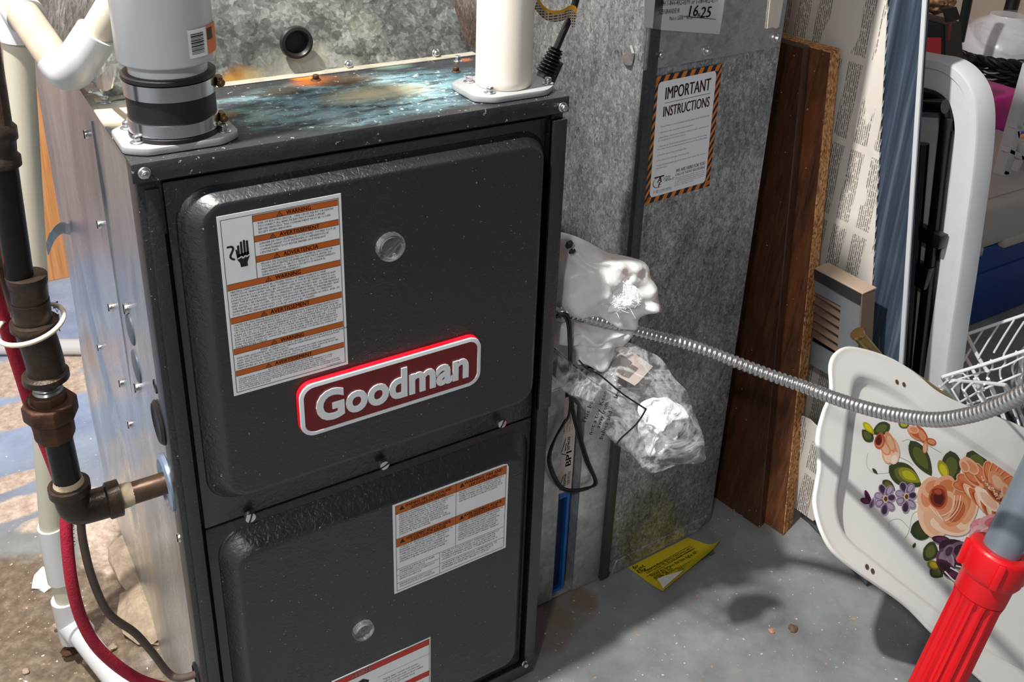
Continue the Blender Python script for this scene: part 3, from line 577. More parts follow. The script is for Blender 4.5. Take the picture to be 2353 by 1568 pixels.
pp = thing('exhaust_pipe', 'white plastic exhaust pipe with wide coupling and orange barcode label above rubber coupling', 'pipe', (ex, ey, zl - .01))
zp = zat(163, .040); r2 = .0335
mb = MB(); mb.lathe((ex, ey, 0), Z, [(r2, zl - .012), (r2, zp + .01)], 48); mb.build('pipe_end', PVCW, pp, smooth=True)
mb = MB(); rc = .0415; mb.lathe((ex, ey, 0), Z, [(r2, zp), (rc - .0035, zp), (rc - .0012, zp + .0008), (rc, zp + .0028), (rc + .0003, 1.3)], 64); sl = mb.build('pipe_sleeve', PVCW, pp, smooth=True, angle=50)
def wrap(name, a0, a1, zz0, zz1, r, mat, parent, n=10):
    mb = MB(); vs = []
    for i in range(n + 1):
        a = math.radians(a0 + (a1 - a0) * i / n)
        for z in (zz0, zz1): vs.append((ex + r * math.cos(a), ey + r * math.sin(a), z))
    mb.add(vs, [(2 * i, 2 * i + 2, 2 * i + 3, 2 * i + 1) for i in range(n)]); return mb.build(name, mat, parent, smooth=True)
la = wrap('barcode_label', -76, -12, zp + .0085, zp + .033, rc + .0006, PAPER, pp)
wrap('orange_field', -48, -12, zp + .0085, zp + .033, rc + .0009, simple('orange_print', '#e0661c', .5), la)
mb = MB(); z = zp + .012
while z < zp + .03:
    h = random.choice((.0004, .0007, .0011)); 
    for i in range(4):
        a_, b_ = math.radians(-73 + i * 4.6), math.radians(-73 + (i + 1) * 4.6); r = rc + .0011
        mb.add([(ex + r * math.cos(a_), ey + r * math.sin(a_), z), (ex + r * math.cos(b_), ey + r * math.sin(b_), z), (ex + r * math.cos(b_), ey + r * math.sin(b_), z + h), (ex + r * math.cos(a_), ey + r * math.sin(a_), z + h)], [(0, 1, 2, 3)])
    z += h + random.choice((.0006, .0009))
mb.build('barcode', INK, la); wrap('print_block', -47, -36, zp + .021, zp + .031, rc + .0013, INK, la, 4)
ix, iy = .3915, .039
br = [P(1078, 187, 2, H_ + .008), P(1126, 212, 2, H_ + .008), P(1259, 191, 2, H_ + .008)]
flange_plate(ix, iy, 'grey flange plate bolted under the intake pipe at the right of the furnace top', [(q.x, q.y) for q in br])
mb = MB(); mb.lathe((ix, iy, 0), Z, [(.0292, H_ + .0078), (.0305, H_ + .010), (.0305, H_ + .016), (.0305, 1.3)], 56)
tag(mb.build('intake_pipe', simple('ivory_pvc', '#ece4d8', .32, 0, .04, 9), None, smooth=True), 'ivory plastic intake pipe rising from the right of the furnace top', 'pipe')
# ------------------------------------------------------------------ drain piping, left
dr = thing('drain_pipe', 'cream plastic condensate drain pipe running down the left of the furnace to the floor', 'pipe', (-.1, .38, 0))
foot = P(160, 1400, 1, .375); top = P(42, 90, 1, .30)
c0 = P(118, 1208, 1, .372); c1 = P(141, 1330, 1, .374); mb = MB(); mb.tube([foot, c1, c0, top + (top - foot) * .02], .0148, 24); mb.build('riser', PVCC, dr, smooth=True)
mb = MB(); mb.tube([c0, c1], .0178, 24); mb.build('coupling', PVCW, dr, smooth=True, angle=50)
f1_ = P(150, 1375, 1, .375); f2 = P(172, 1470, 1, .375); f2.z = max(f2.z, .02); mb = MB(); mb.tube([f1_, f2], .019, 24); fe = f2 + V((0, 0, .004))
run = P(330, 1640, 2, .019); mb.tube([f2 + (f1_ - f2) * .35, f2 + (f1_ - f2) * .35 + (run - f2) * .16], .019, 24); mb.build('elbow', PVCW, dr, smooth=True, angle=50)
s0 = f2 + (f1_ - f2) * .35; mb = MB(); mb.tube([s0 + (run - f2) * .1, s0.lerp(run, .5) + V((0, 0, .0)), run, run + (run - s0) * .8], .0155, 24); mb.build('floor_run', PVCW, dr, smooth=True)
# print on riser
ax = (foot - top).normalized(); side = ax.cross(RF).normalized(); 
def ontube(u, v): 
    k = (v - 90) / (1400 - 90); return top.lerp(foot, max(0, min(1.2, k)))
def pipe_text(txt, v0, v1, shift):
    mb = MB()
    p0 = ontube(0, v0); p1 = ontube(0, v1); nn = (C - p0).normalized(); nn = (nn - ax * nn.dot(ax)).normalized(); sd = ax.cross(nn).normalized()
    ang = shift; dd = nn * math.cos(ang) + sd * math.sin(ang); td = sd * math.cos(ang) - nn * math.sin(ang)
    write(mb, txt, p0 + dd * .0151 - td * .004, ax, -td if td.dot(RX) < 0 else -td, .010, (p1 - p0).length, 0, 1)
    mb.build('printed_text', INK, dr)
pipe_text('IPEX', 590, 660, -.55); pipe_text('SCH40  PIPE', 790, 900, -.4); pipe_text('CABLE 317 RPH I48', 1010, 1200, -.25)
# top fittings
tf = thing('trap_pipe', 'cream plastic trap pipe with white elbow crossing in front of the plenum corner', 'pipe', P(165, 180, 1, .2))
tee = P(40, 40, 1, .29); a1 = P(45, 20, 1, .285); a2 = P(135, 150, 1, .185); e0 = P(168, 150, 1, .172); b1_ = P(215, 90, 1, .158); b2_ = P(300, -50, 1, .14)
mb = MB(); mb.tube([P(45, 92, 1, .30), P(40, 10, 1, .298), P(36, -60, 1, .296)], .0195, 28); mb.tube([P(45, 20, 1, .293), P(62, 40, 1, .275)], .0195, 28); mb.build('tee', PVCW, tf, smooth=True, angle=50)
mb = MB(); mb.tube([a1, a2], .0158, 28); mb.build('pipe_length', PVCD, tf, smooth=True)
mb = MB(); mb.tube([b1_ - (b2_ - b1_) * .1, b2_], .0158, 28); mb.build('pipe_length', PVCC, tf, smooth=True)
mb = MB(); mb.tube(crom([P(130, 130, 1, .188), P(148, 155, 1, .18), P(165, 160, 1, .172), P(183, 137, 1, .165), P(225, 75, 1, .156)], 8), [.0165] + [.0200] * 31 + [.0200], 28); mb.build('elbow', PVCW, tf, smooth=True, angle=50)
# horizontal floor pipe
mb = MB(); q0, q1 = P(-60, 797, 2, .02), P(330, 797, 2, .02); mb.tube([q0, q1], .017, 20); tag(mb.build('floor_pipe', PVCW, None, smooth=True), 'white plastic pipe lying on the floor behind the furnace', 'pipe')
# ------------------------------------------------------------------ gas pipe
gas = thing('gas_pipe', 'black iron gas pipe with rusty union and elbows entering the furnace side', 'pipe', (-.09, .03, .5))
y = GP.y; p_el = P(195, 1140, 1, y); zc = GP.z
def gpt(u, v): return P(u, v, 1, y)
xv = gpt(152, 1110)
mb = MB(); mb.tube([V((-.0005, y, zc)), V((gpt(225, 1130).x, y, zc))], .0118, 24); mb.build('nipple', simple('bronze_nipple', '#6b5648', .35, .7, .35, 40, .3, 120), gas, smooth=True)
ec = V((xv.x + .002, y, zc + .001))
mb = MB(); mb.tube(crom([V((ec.x + .04, y, zc)), V((ec.x + .022, y, zc)), V((ec.x + .004, y, zc + .004)), V((ec.x, y, zc + .026)), V((ec.x, y, zc + .036))], 6), .0165, 24)
mb.lathe(V((ec.x + .032, y, zc)), X, [(.016, -.002), (.0192, 0), (.0192, .012), (.015, .013)], 24); mb.lathe(V((ec.x, y, zc + .026)), Z, [(.016, -.002), (.0195, 0), (.0195, .009), (.015, .010)], 24); mb.build('elbow', MALL, gas, smooth=True, angle=50)
mb = MB(); mb.lathe(V((ec.x + .0445, y, zc)), X, [(.013, 0), (.0128, .007), (.0118, .012)], 20); mb.build('pipe_dope', DOPE, gas, smooth=True); mb = MB(); mb.lathe(V((ec.x, y, zc + .036)), Z, [(.0145, 0), (.0138, .003), (.013, .006)], 20); mb.build('pipe_dope', DOPE, gas, smooth=True)
z_a = gpt(125, 1000).z
mb = MB(); mb.tube([V((ec.x, y, zc + .03)), V((ec.x - .0015, y, z_a))], .0128, 24); mb.build('nipple', IRON, gas, smooth=True)
xu = gpt(117, 960).x + .001
zu0, zu1, zu2, zu3 = gpt(115, 1000).z, gpt(115, 955).z, gpt(115, 935).z, gpt(113, 905).z
mb = MB(); mb.lathe(V((xu, y, zu0)), Z, [(.0175, -.004), (.0185, 0), (.0185, zu1 - zu0), ], 8); mb.lathe(V((xu, y, zu1)), Z, [(.0225, -.002), (.0245, .001), (.0245, zu2 - zu1 + .006), (.0225, zu2 - zu1 + .0075)], 8); mb.lathe(V((xu, y, zu2)), Z, [(.0165, 0), (.0165, zu3 - zu2 + .002), (.013, zu3 - zu2 + .003)], 8)
mb.build('union', RUST, gas, bevel=.001)
zt0, zt1 = gpt(110, 890).z, gpt(105, 872).z; mb = MB(); mb.lathe(V((xu + .001, y, zt0 - .006)), Z, [(.0125, 0), (.0135, .003), (.0118, .005), (.0135, .008), (.0118, .010), (.0135, .013), (.012, .022)], 24); mb.build('threads', simple('cut_thread', '#8f8d8a', .3, .8), gas, smooth=True)
e1 = gpt(105, 862); pts = [gpt(107, 868), gpt(105, 840), gpt(92, 795), gpt(80, 760), gpt(72, 715), gpt(68, 690)]
mb = MB(); mb.tube(crom(pts, 6), .0165, 24)
mb.lathe(gpt(107, 872), Z, [(.015, 0), (.0205, .001), (.0205, .007), (.017, .009)], 24); d = (gpt(68, 680) - gpt(74, 725)).normalized(); mb.lathe(gpt(80, 752), d, [(.017, -.001), (.0205, 0), (.0205, .007), (.016, .008)], 24); mb.build('elbow', MALL, gas, smooth=True, angle=50)
mb = MB(); mb.lathe(gpt(70, 705), d, [(.0155, 0), (.0158, .002), (.0158, .022), (.0172, .026), (.0172, .032), (.0118, .033)], 24); mb.build('coupling', MALL, gas, smooth=True, angle=50)
mb = MB(); pt_ = [gpt(49, 660), gpt(34, 560), gpt(14, 430), gpt(0, 330)]; mb.tube([pt_[0], pt_[0] + (pt_[3] - pt_[0])], .0114, 24); mb.build('riser', IRON, gas, smooth=True)
d2 = (pt_[3] - pt_[0]).normalized(); mb = MB(); b_ = gpt(7, 385); mb.lathe(b_, d2, [(.0115, 0), (.0150, .002), (.0150, .010), (.0125, .013), (.0132, .024), (.0150, .026), (.0150, .036), (.0118, .04), (.0108, .2)], 20); mb.build('coupling', MALL, gas, smooth=True, angle=50)
# ring of white wire, red cord, brown cable
ring = [gpt(70, 745) + V((math.cos(a) * .0285, math.sin(a) * .026, .004 * math.sin(a) + math.cos(a) * .005)) for a in [2 * PI * k / 36 for k in range(37)]]
tag(MB().tube(ring, .0023, 10).build('cable_tie', simple('cream_tie', '#d9cdb9', .5), None, smooth=True), 'cream plastic tie looped round the gas pipe elbow and red cord', 'cable tie')
def strand(name, pts, r, mat, label, cat, n=6, nn=12, group=None):
    return tag(MB().tube(crom(pts, n), r, nn).build(name, mat, None, smooth=True), label, cat, group)
yb = .062
strand('red_cord', [P(-30, 610, 1, yb), P(10, 740, 1, yb + .01), P(45, 850, 1, yb + .02), P(80, 960, 1, yb + .03), P(120, 1060, 1, yb + .03), P(150, 1150, 1, yb + .02), P(153, 1230, 1, yb + .01), P(165, 1340, 1, yb), P(190, 1430, 1, yb), P(235, 1500, 1, yb), P(320, 1563, 1, yb), P(420, 1590, 1, .04), CBL + V((-.004, 0, -.004)) if 0 else P(470, 1600, 1, .02)], .0062, REDC, 'red braided cord hanging beside the drain pipe', 'cord')
strand('brown_cable', [P(-20, 560, 1, yb + .02), P(30, 700, 1, yb + .03), P(70, 800, 1, yb + .05), P(150, 1000, 1, yb + .04), P(182, 1170, 1, yb + .01), P(190, 1240, 1, yb), P(212, 1330, 1, yb), P(250, 1410, 1, yb), P(310, 1455, 1, yb - .01), P(350, 1500, 1, yb - .015), P(390, 1550, 1, .045), P(420, 1558, 1, .035), CBL + V((.006, 0, 0))], .0042, BRNC, 'thin brown cable running from the gas pipe elbow into the furnace side', 'cable')
strand('copper_tube', [P(-60, 330, 1, .10), P(-5, 560, 1, .10), P(20, 700, 1, .10), P(60, 860, 1, .10)], .006, simple('dull_copper', '#8a6a55', .5, .4), 'dull copper tube behind the gas pipe at the left edge', 'pipe')
# debris at the left
def rock(name, u, v, s, mat, label, cat, sc=(1, 1, .6)):
    c = P(u, v, 2, 0); mb = MB(); bm = bmesh.new(); bmesh.ops.create_icosphere(bm, subdivisions=2, radius=s)
    for q in bm.verts: q.co = V((q.co.x * sc[0], q.co.y * sc[1], q.co.z * sc[2])) * (1 + .5 * mnoise.noise(q.co * (1.3 / s) + V((u, v, 0)))) + V((c.x, c.y, s * sc[2] * .45))
    mb.add([q.co.copy() for q in bm.verts], [[q.index for q in f.verts] for f in bm.faces]); bm.free(); return tag(mb.build(name, mat, None), label, cat)
rock('paper_scrap', 105, 1335, .02, PAPER, 'white scrap of paper on the floor beside the drain pipe', 'scrap', (.9, 1.3, .35))
rock('mortar_lump', 300, 1300, .05, CONC, 'pale lump of mortar on the floor against the furnace side', 'rubble', (.6, 1.6, .25)); rock('mortar_lump', 330, 1420, .05, CONC, 'crumbled lump of mortar nearest the front under the brown cable', 'rubble', (.7, 1.4, .25))
for i, (u, v, s, lab) in enumerate(((200, 1520, .006, 'small stone chip right of the white floor pipe'), (258, 1490, .006, 'small stone chip between the red cord and the brown cable'), (240, 1540, .009, 'flat stone chip beside the red cord at the bottom edge'), (160, 1500, .012, 'dark clod of dirt at the foot of the drain pipe'), (60, 1545, .005, 'tiny stone at the bottom left on bare concrete'), (130, 1440, .006, 'stone crumb left of the drain elbow'))):
    rock('stone_chip', u, v, s, RUST if i == 3 else CONC, lab, 'stone')
rock('debris', 1822, 1447, .007, simple('leaf_brown', '#6b5440', .8), 'brown crumpled leaf bit on the open floor below the conduit shadow', 'debris'); rock('debris', 1772, 1451, .005, simple('chip_pink', '#b98d73', .8), 'pale pinkish chip on the open floor', 'debris')
# ------------------------------------------------------------------ return duct
dang = .0358; A0 = V((.6385, .0964, 0)); DU = V((math.cos(dang), math.sin(dang), 0)); DN = V((math.sin(dang), -math.cos(dang), 0)); DB = -DN; DWd = .2440
duct = thing('return_duct', 'tall galvanised return air duct standing to the right of the furnace', 'duct', A0 + DU * .12 + DB * .3)
def du(s, d, z): return A0 + DU * s + DB * d + Z * z
mb = MB(); z0 = .006
mb.add([du(0, 0, z0), du(DWd - .006, 0, z0), du(DWd, 0, .014), du(DWd, 0, 1.35), du(0, 0, 1.35), du(0, .62, z0), du(DWd - .006, .62, z0), du(DWd, .62, .014), du(DWd, .62, 1.35), du(0, .62, 1.35)],
       [(0, 1, 2, 3, 4), (9, 8, 7, 6, 5), (0, 5, 6, 1), (1, 6, 7, 2), (2, 7, 8, 3), (3, 8, 9, 4), (4, 9, 5, 0)])
mb.build('duct_body', G_duct, duct, bevel=.002)
mb = MB(); mb.hexa([du(-.004, -.006, .004), du(.012, -.006, .004), du(.012, .004, .004), du(-.004, .004, .004)], [du(-.004, -.006, 1.35), du(.012, -.006, 1.35), du(.012, .004, 1.35), du(-.004, .004, 1.35)]); mb.build('corner_seam', simple('dark_galvanised_seam', '#5a5c5d', .4, .7, .3, 200), duct, bevel=.0012)
mb = MB(); mb.hexa([du(.02, -.0035, .004), du(DWd - .03, -.0035, .004), du(DWd - .03, .002, .004), du(.02, .002, .004)], [du(.03, -.0015, .026), du(DWd - .012, -.0015, .026), du(DWd - .012, .002, .026), du(.03, .002, .026)]); mb.build('bottom_flange', G_duct, duct, bevel=.0006, seg=1)
def dp(u, v, off=0): return PP(u, v, A0 + DN * off, DN)
cz0, cz1 = dp(1480, 163, .004), dp(1793, 107, .004)
mb = MB(); mb.slab([cz0, cz1, V((cz1.x, cz1.y, 1.35)), V((cz0.x, cz0.y, 1.35))], DN * -.003); mb.build('collar_sheet', G_shiny, duct, bevel=.0006, seg=1)
for u, v in ((1515, 125), (1623, 117), (1783, 88)): hexscrew(dp(u, v, .004), DN, .0042, duct, 'duct_screw', .004, 1.5)
pts = [V((A0.x - .003, P(u, v, 0, A0.x - .003).y, P(u, v, 0, A0.x - .003).z)) for u, v in ((1432, 133), (1446, 118), (1452, 104), (1458, 122), (1452, 150), (1442, 148))]
mb = MB(); mb.slab(pts, (-.004, 0, 0)); mb.build('torn_flap', G_shiny, duct)
mb = MB(); mb.slab([dp(u, v, .006) for u, v in ((1482, -20), (1480, 62), (1520, 69), (1653, 79), (1660, 40), (1668, -20))], DN * -.0006)
tg = mb.build('size_tag', simple('grey_paper_tag', '#c9c7c4', .6), duct, label='grey paper size tag stuck on the duct collar')
o_ = dp(1478, 66, .0066); ux = (dp(1652, 80, .0066) - o_).normalized()
mb = MB(); uv_ = lambda u, v: dp(u, v, .0068); UD = (dp(1650, 21, .0068) - dp(1511, 31, .0068)).normalized(); UV = UD.cross(-DN).normalized() * -1
if UV.z < 0: UV = -UV
write(mb, 'FOR CUSTOMER SERVICE CONTACT US AT', uv_(1532, 3), UD, UV, .008, (uv_(1640, 6) - uv_(1532, 3)).length, 0, 1)
write(mb, 'PH 1-866-432-6599 or 1-780-432-6599', uv_(1519, 14), UD, UV, .0095, (uv_(1646, 24) - uv_(1519, 14)).length, 0, 1)
write(mb, 'SIZE/GRANDEUR', uv_(1512, 33), UD, UV, .0085, (uv_(1560, 33) - uv_(1512, 30)).length, 0, 1)
write(mb, '16', uv_(1582, 38), UD, UV, .020, None, .01, 2, shear=.1); write(mb, 'x', uv_(1602, 39), UD, UV, .011, None, 0, 1); write(mb, '25', uv_(1608, 41), UD, UV, .020, None, .01, 2, shear=.1)
write(mb, 'Made in Canada  •  Fabriqué en Canada', uv_(1538, 47), UD, UV, .007, (uv_(1613, 52) - uv_(1538, 47)).length, 0, 1)
p, q = uv_(1561, 37), uv_(1645, 45); mb.add([p, q, q + UV * .0006, p + UV * .0006], [(0, 1, 2, 3)]); mb.build('lettering', INK, tg)
mb = MB(); mb.slab([dp(u, v, .006) for u, v in ((1772, -20), (1763, 66), (1776, 63), (1783, 66), (1790, 62), (1800, 0), (1802, -20))], DN * -.0012); mb.build('tape_strip', simple('cream_tape', '#c8c0b6', .6, 0, .1, 30), duct, label='cream tape strip at the duct corner')
# instruction sticker
o_ = dp(1501, 178, .0015); r_ = dp(1659, 146, .0015); b_ = dp(1471, 473, .0015); uw = (r_ - o_).length; vh = (b_ - o_).length
UDs = (r_ - o_).normalized(); VDs = UDs.cross(DN); VDs = VDs if VDs.z > 0 else -VDs
NAVY = simple('navy_print', '#1d2233', .5); ORS = simple('stripe_orange', '#d97e2a', .5); MAR = simple('maroon_print', '#4a1418', .5)
K = Label(o_, UDs, VDs, uw, vh, DN, duct, 'instruction_sticker', 'white instruction sticker with orange and navy striped border', base=NAVY)
asp = uw / vh
def clip_par(a0, b0, a1, b1, n, horiz):
    for i in range(n):
        t = i / n
        if horiz:
            x = a0 + (a1 - a0) * (t + .1 / n); w_ = (a1 - a0) / n * .5; sh = (b1 - b0) * .55 / asp
            q = [(x, b1), (x + w_, b1), (x + w_ + sh, b0), (x + sh, b0)]; q = [(min(max(a, 0), 1), b) for a, b in q]
        else:
            x = b0 + (b1 - b0) * (t + .3 / n); w_ = (b1 - b0) / n * .5; sh = (a1 - a0) * 1.5 * asp
            q = [(a0, x + sh), (a1, x), (a1, x + w_), (a0, x + w_ + sh)]; q = [(a, min(max(b, 0), 1)) for a, b in q]
        K.poly(q, ORS, 1)
clip_par(0, 0, 1, .05, 8, True); clip_par(0, .95, 1, 1, 8, True); clip_par(0, .0, .075, .99, 13, False); clip_par(.925, .0, 1, .99, 13, False)
K.mat(PAPER); K.g.add([K.pt(x, 1 - z, .0006) for x, z in [(a, b) for a, b in rr(.075, .045, .925, .955, .045)]], [list(range(36))])
K.txt('IMPORTANT', .52, .188, .135, MAR, .66, .022, 'C', res=3); K.line(.19, .215, .86, .215, .0007, MAR); K.txt('INSTRUCTIONS', .52, .32, .115, MAR, .68, .022, 'C', res=3)
K.txt('If your Furnace is not working properly, please check the following:', .16, .4, .02, MAR, .72, .006)
for i, (b, t_, wd) in enumerate(((.445, '1. Check the breaker and confirm Furnace has power.', .5), (.485, '2. Reset Furnace using the power switch (on ceiling or on wall) to turn Furnace off', .74), (.508, '    for one minute then turn Furnace back on', .4), (.555, '3. Check that the Thermostat has working batteries and is set to the heat setting.', .73), (.578, '    For cooling, check for working batteries and that it is set to the cooling setting.', .74), (.625, '4. Check the Furnace Filter, and change if dirty.', .44), (.668, '5. If the Furnace has a pilot light, check that it is lit.', .48), (.708, '6. Inspect the exhaust/intake pipes for the furnace on the outside of the home for', .74), (.73, '    any obstruction.', .16))): K.txt(t_, .14, b, .017, MAR, wd, .004)
K.txt('WE ARE HERE FOR YOU', .44, .80, .04, MAR, .45, .018, res=2); K.txt('CALL US TODAY 833.205.8263', .44, .83, .03, MAR, .45, .016, res=2)
for i, t_ in enumerate(('Still no heat? No problem! Call Action Furnace and one', 'of our highly trained technicians will travel to your Home', 'in a fully stocked truck, quickly diagnose the problem', 'and give you a price before work is done. Our work is', 'guaranteed - fixed right or it\'s free.')): K.txt(t_, .44, .852 + .0155 * i, .013, MAR, .46 if i < 4 else .3, .002)
# logo A / F with swoosh
for k in range(14):
    a = PI * .55 + PI * 1.15 * k / 14; a2 = PI * .55 + PI * 1.15 * (k + 1) / 14; r = lambda t, q: (.19 + math.cos(t) * .085 * q, .845 - math.sin(t) * .045 * q)
    K.poly([r(a, 1), r(a2, 1), r(a2, .82 + .1 * abs(k - 7) / 7), r(a, .82 + .1 * abs(k - 7) / 7)], ORS, 2)
K.poly([(.12, .793), (.27, .793), (.265, .805), (.13, .805)], MAR, 3); K.txt('A', .17, .845, .065, MAR, None, .03, shear=.2, res=2); K.txt('F', .19, .885, .06, MAR, None, .03, shear=.2, res=2)
K.txt('CTION', .26, .826, .024, MAR, .1, .012, shear=.2); K.txt('URNACE', .27, .852, .024, MAR, .15, .012, shear=.2); K.line(.25, .832, .36, .832, .0006, MAR)
K.txt('COMFORTEC', .2, .925, .024, INK, .2, .006); K.line(.2, .931, .4, .931, .0003)
for i in range(3): K.line(.13 + i * .02, .93, .13 + i * .02, .905, .0008, ORS)
for i in range(3): K.line(.175, .908 + i * .01, .195, .908 + i * .01, .0007, NAVY)
K.done()
# ------------------------------------------------------------------ filter rack and filter
YR = .097; rp = lambda u, v: P(u, v, 1, YR)
rack = thing('filter_rack', 'short galvanised filter rack between the furnace and the return duct', 'filter rack', (.55, .3, .006))
zt = .405
mb = MB(); mb.box((.449, YR, .006), (.5445, YR + .004, zt)); mb.box((.449, YR + .004, .006), (.452, .66, zt)); mb.box((.449, YR + .004, zt - .003), (.5445, .66, zt)); mb.build('left_plate', G_rack, rack, bevel=.0008)
mb = MB(); mb.box((.583, YR, .004), (.636, YR + .004, zt)); mb.box((.583, YR + .004, .004), (.587, .66, zt)); mb.build('right_plate', G_rack, rack, bevel=.0008)
mb = MB(); mb.box((.5445, YR + .003, .004), (.583, .66, .008)); mb.build('slot_floor', G_rack, rack); mb = MB(); mb.box((.583, YR + .03, zt - .003), (.636, .66, zt)); mb.build('rack_top', G_rack, rack)
flt = thing('air_filter', 'blue framed air filter with white printed end strip standing in the rack slot', 'filter', (.558, .38, .0085))
BLUEF = simple('blue_filter_frame', '#1766b4', .5, 0, .1, 30); DKB = simple('dark_blue_filter', '#0c2748', .7); FPAP = simple('filter_carton', '#d9cdc4', .6, 0, .05, 20)
zf = rp(1300, 950).z
mb = MB(); mb.box((.5465, YR + .008, .0085), (.5515, .62, zf)); mb.box((.5665, YR + .008, .0085), (.5715, .62, zf)); mb.box((.5515, YR + .008, zf - .165), (.5665, .62, zf - .15)); mb.box((.5515, YR + .008, .0085), (.5665, .62, .013)); mb.build('frame', BLUEF, flt, bevel=.0006, seg=1)
mb = MB(); mb.box((.5515, YR + .016, .013), (.5665, .61, zf - .165)); mb.build('filter_media', DKB, flt)
mb = MB(); mb.box((.5462, YR + .007, zf - .152), (.5718, YR + .03, zf + .001)); es = mb.build('end_strip', FPAP, flt, label='white printed end strip of the filter')
mb = MB(); O = V((.5685, YR + .0068, zf - .150)); UDf, UVf = Z, -X
BT = simple('pale_blue_print', '#6fa9cf', .5); RT = simple('salmon_print', '#c9806a', .5); mats_ = [INK, BT, RT]
fw = lambda t_, z, x, s, wd, mi, bold=.01, res=2: (setattr(mb, 'cur', mi), write(mb, t_, V((x, YR + .0067, zf - .152 + z)), UDf, UVf, s, wd, bold, res))
fw('BP1', .048, .5675, .014, .026, 0, .02); fw('home', .012, .561, .01, .022, 1); fw('SERVICES', .012, .568, .007, .024, 0, .005); fw('home', .078, .5575, .005, .012, 0); fw('services', .077, .5635, .010, .024, 0)
fw('- - - - - -', .077, .5685, .005, .022, 1); fw('1-866-HVAC-INFO', .11, .5525, .004, .03, 0, 0, 1)
for i, t_ in enumerate(('FURNACE FILTER', 'P/N 16x25x1', 'Made in Canada')): fw(t_, .112, .5575 + i * .0045, .003, .03, 2 if i != 1 else 0, 0, 1)
mb.cur = 0
for zc_, hh in ((.0, .032), (.066, .034)):
    pts = [V((.5655, YR + .0067, zf - .152 + zc_ + .004)), V((.548, YR + .0067, zf - .152 + zc_ + .010)), V((.549, YR + .0067, zf - .152 + zc_ + .012)), V((.553, YR + .0067, zf - .152 + zc_ + hh))]
    for a_, b_ in ((V((.562, YR + .0067, zf - .152 + zc_ + .001)), V((.5485, YR + .0067, zf - .152 + zc_ + .009))), (V((.5485, YR + .0067, zf - .152 + zc_ + .009)), V((.5555, YR + .0067, zf - .152 + zc_ + hh)))):
        d = (b_ - a_).normalized(); n2 = V((-d.z, 0, d.x)) * .0006; mb.add([a_ + n2, b_ + n2, b_ - n2, a_ - n2], [(0, 1, 2, 3)])
mb.build('lettering', mats_, es)
mb = MB(); mb.box((.5465, .13, zf + .003), (.5818, .62, zt - .004)); tag(mb.build('slot_shadow_board', DKB, None), None) if 0 else None
# ------------------------------------------------------------------ bags
def pillow(name, pts, nrm, bulge, mat, parent=None, noise_amp=.01, fs=9, rings=14, sub=7, seed=0, back=.4):
    pts = crom(pts, sub, True); cen = sum(pts, V()) / len(pts); n = V(nrm).normalized(); mb = MB(); rs = []
    for k in range(rings, 0, -1):
        s = k / rings; h = bulge * math.sqrt(max(0, 1 - s ** 2.4)); r = []
        for p in pts:
            q = cen + (p - cen) * s; e = q * fs + V((seed, k * .05, 0)); a = mnoise.noise(e) + .6 * abs(mnoise.noise(e * 2.3)) + .3 * mnoise.noise(e * 5)
            r.append(q + n * (h + noise_amp * a * min(1, (1 - s) * 5 + .25)) + mnoise.noise_vector(e * 2) * noise_amp * .35)
        rs.append(r)
    rs = rs + [[cen + (p - cen) * .001 + n * bulge for p in pts]]
    fr = MB(); mb.rings(rs, False, True)
    rb = [[cen + (p - cen) * (k / 4) - n * bulge * back * math.sqrt(1 - (k / 4) ** 2) for p in pts] for k in (3, 2, 1)]
    mb.rings([rs[0]] + rb, False, True)
    return mb.build(name, mat, parent, smooth=True, angle=180)
BA, BB, BC = V((.47, .045, .6)), V((.625, -.10, .385)), V((.592, -.02, .60)); BN = (BB - BA).cross(BC - BA).normalized()
if BN.y > 0: BN = -BN
def bp(u, v, off=0): return PP(u, v, BA + BN * off, BN)
WBAG = simple('cloudy_white_plastic', '#dedcda', .35, 0, .06, 14, .5, 22, .012); WBAG.node_tree.nodes['Principled BSDF'].inputs['Subsurface Weight'].default_value = .2
wb = thing('white_bag', 'crumpled milky white plastic bag hanging at the furnace right side', 'bag', bp(1380, 830))
pillow('bag_body', [bp(u, v) for u, v in ((1262, 548), (1290, 534), (1345, 550), (1400, 578), (1450, 590), (1492, 618), (1500, 645), (1512, 668), (1508, 690), (1513, 718), (1485, 724), (1468, 732), (1462, 752), (1440, 748), (1400, 740), (1340, 728), (1262, 735), (1250, 640))], BN, .028, WBAG, wb, .019, 15)
pillow('bag_neck', [bp(u, v, -.004) for u, v in ((1262, 735), (1330, 738), (1400, 752), (1452, 762), (1438, 792), (1418, 796), (1412, 820), (1385, 850), (1352, 838), (1330, 836), (1318, 800), (1290, 778), (1255, 775))], BN, .018, WBAG, wb, .014, 20, seed=3)
tf_ = MB()
for k in range(150):
    u, v = 1395 + random.gauss(38, 15), 650 + random.gauss(28, 14); a = random.uniform(0, PI); l = random.uniform(.004, .010); p = bp(u, v, .032); t1_ = BN.cross(Z).normalized(); p2 = p + (t1_ * math.cos(a) + BN.cross(t1_) * math.sin(a)) * l + BN * .002
    tf_.tube([p - (p2 - p) * .5, p.lerp(p2, .4) + BN * .002, p2], .00025, 3)
o = tf_.build('fibre_tuft', simple('white_fibre', '#ffffff', .6), wb); o['kind'] = 'stuff'
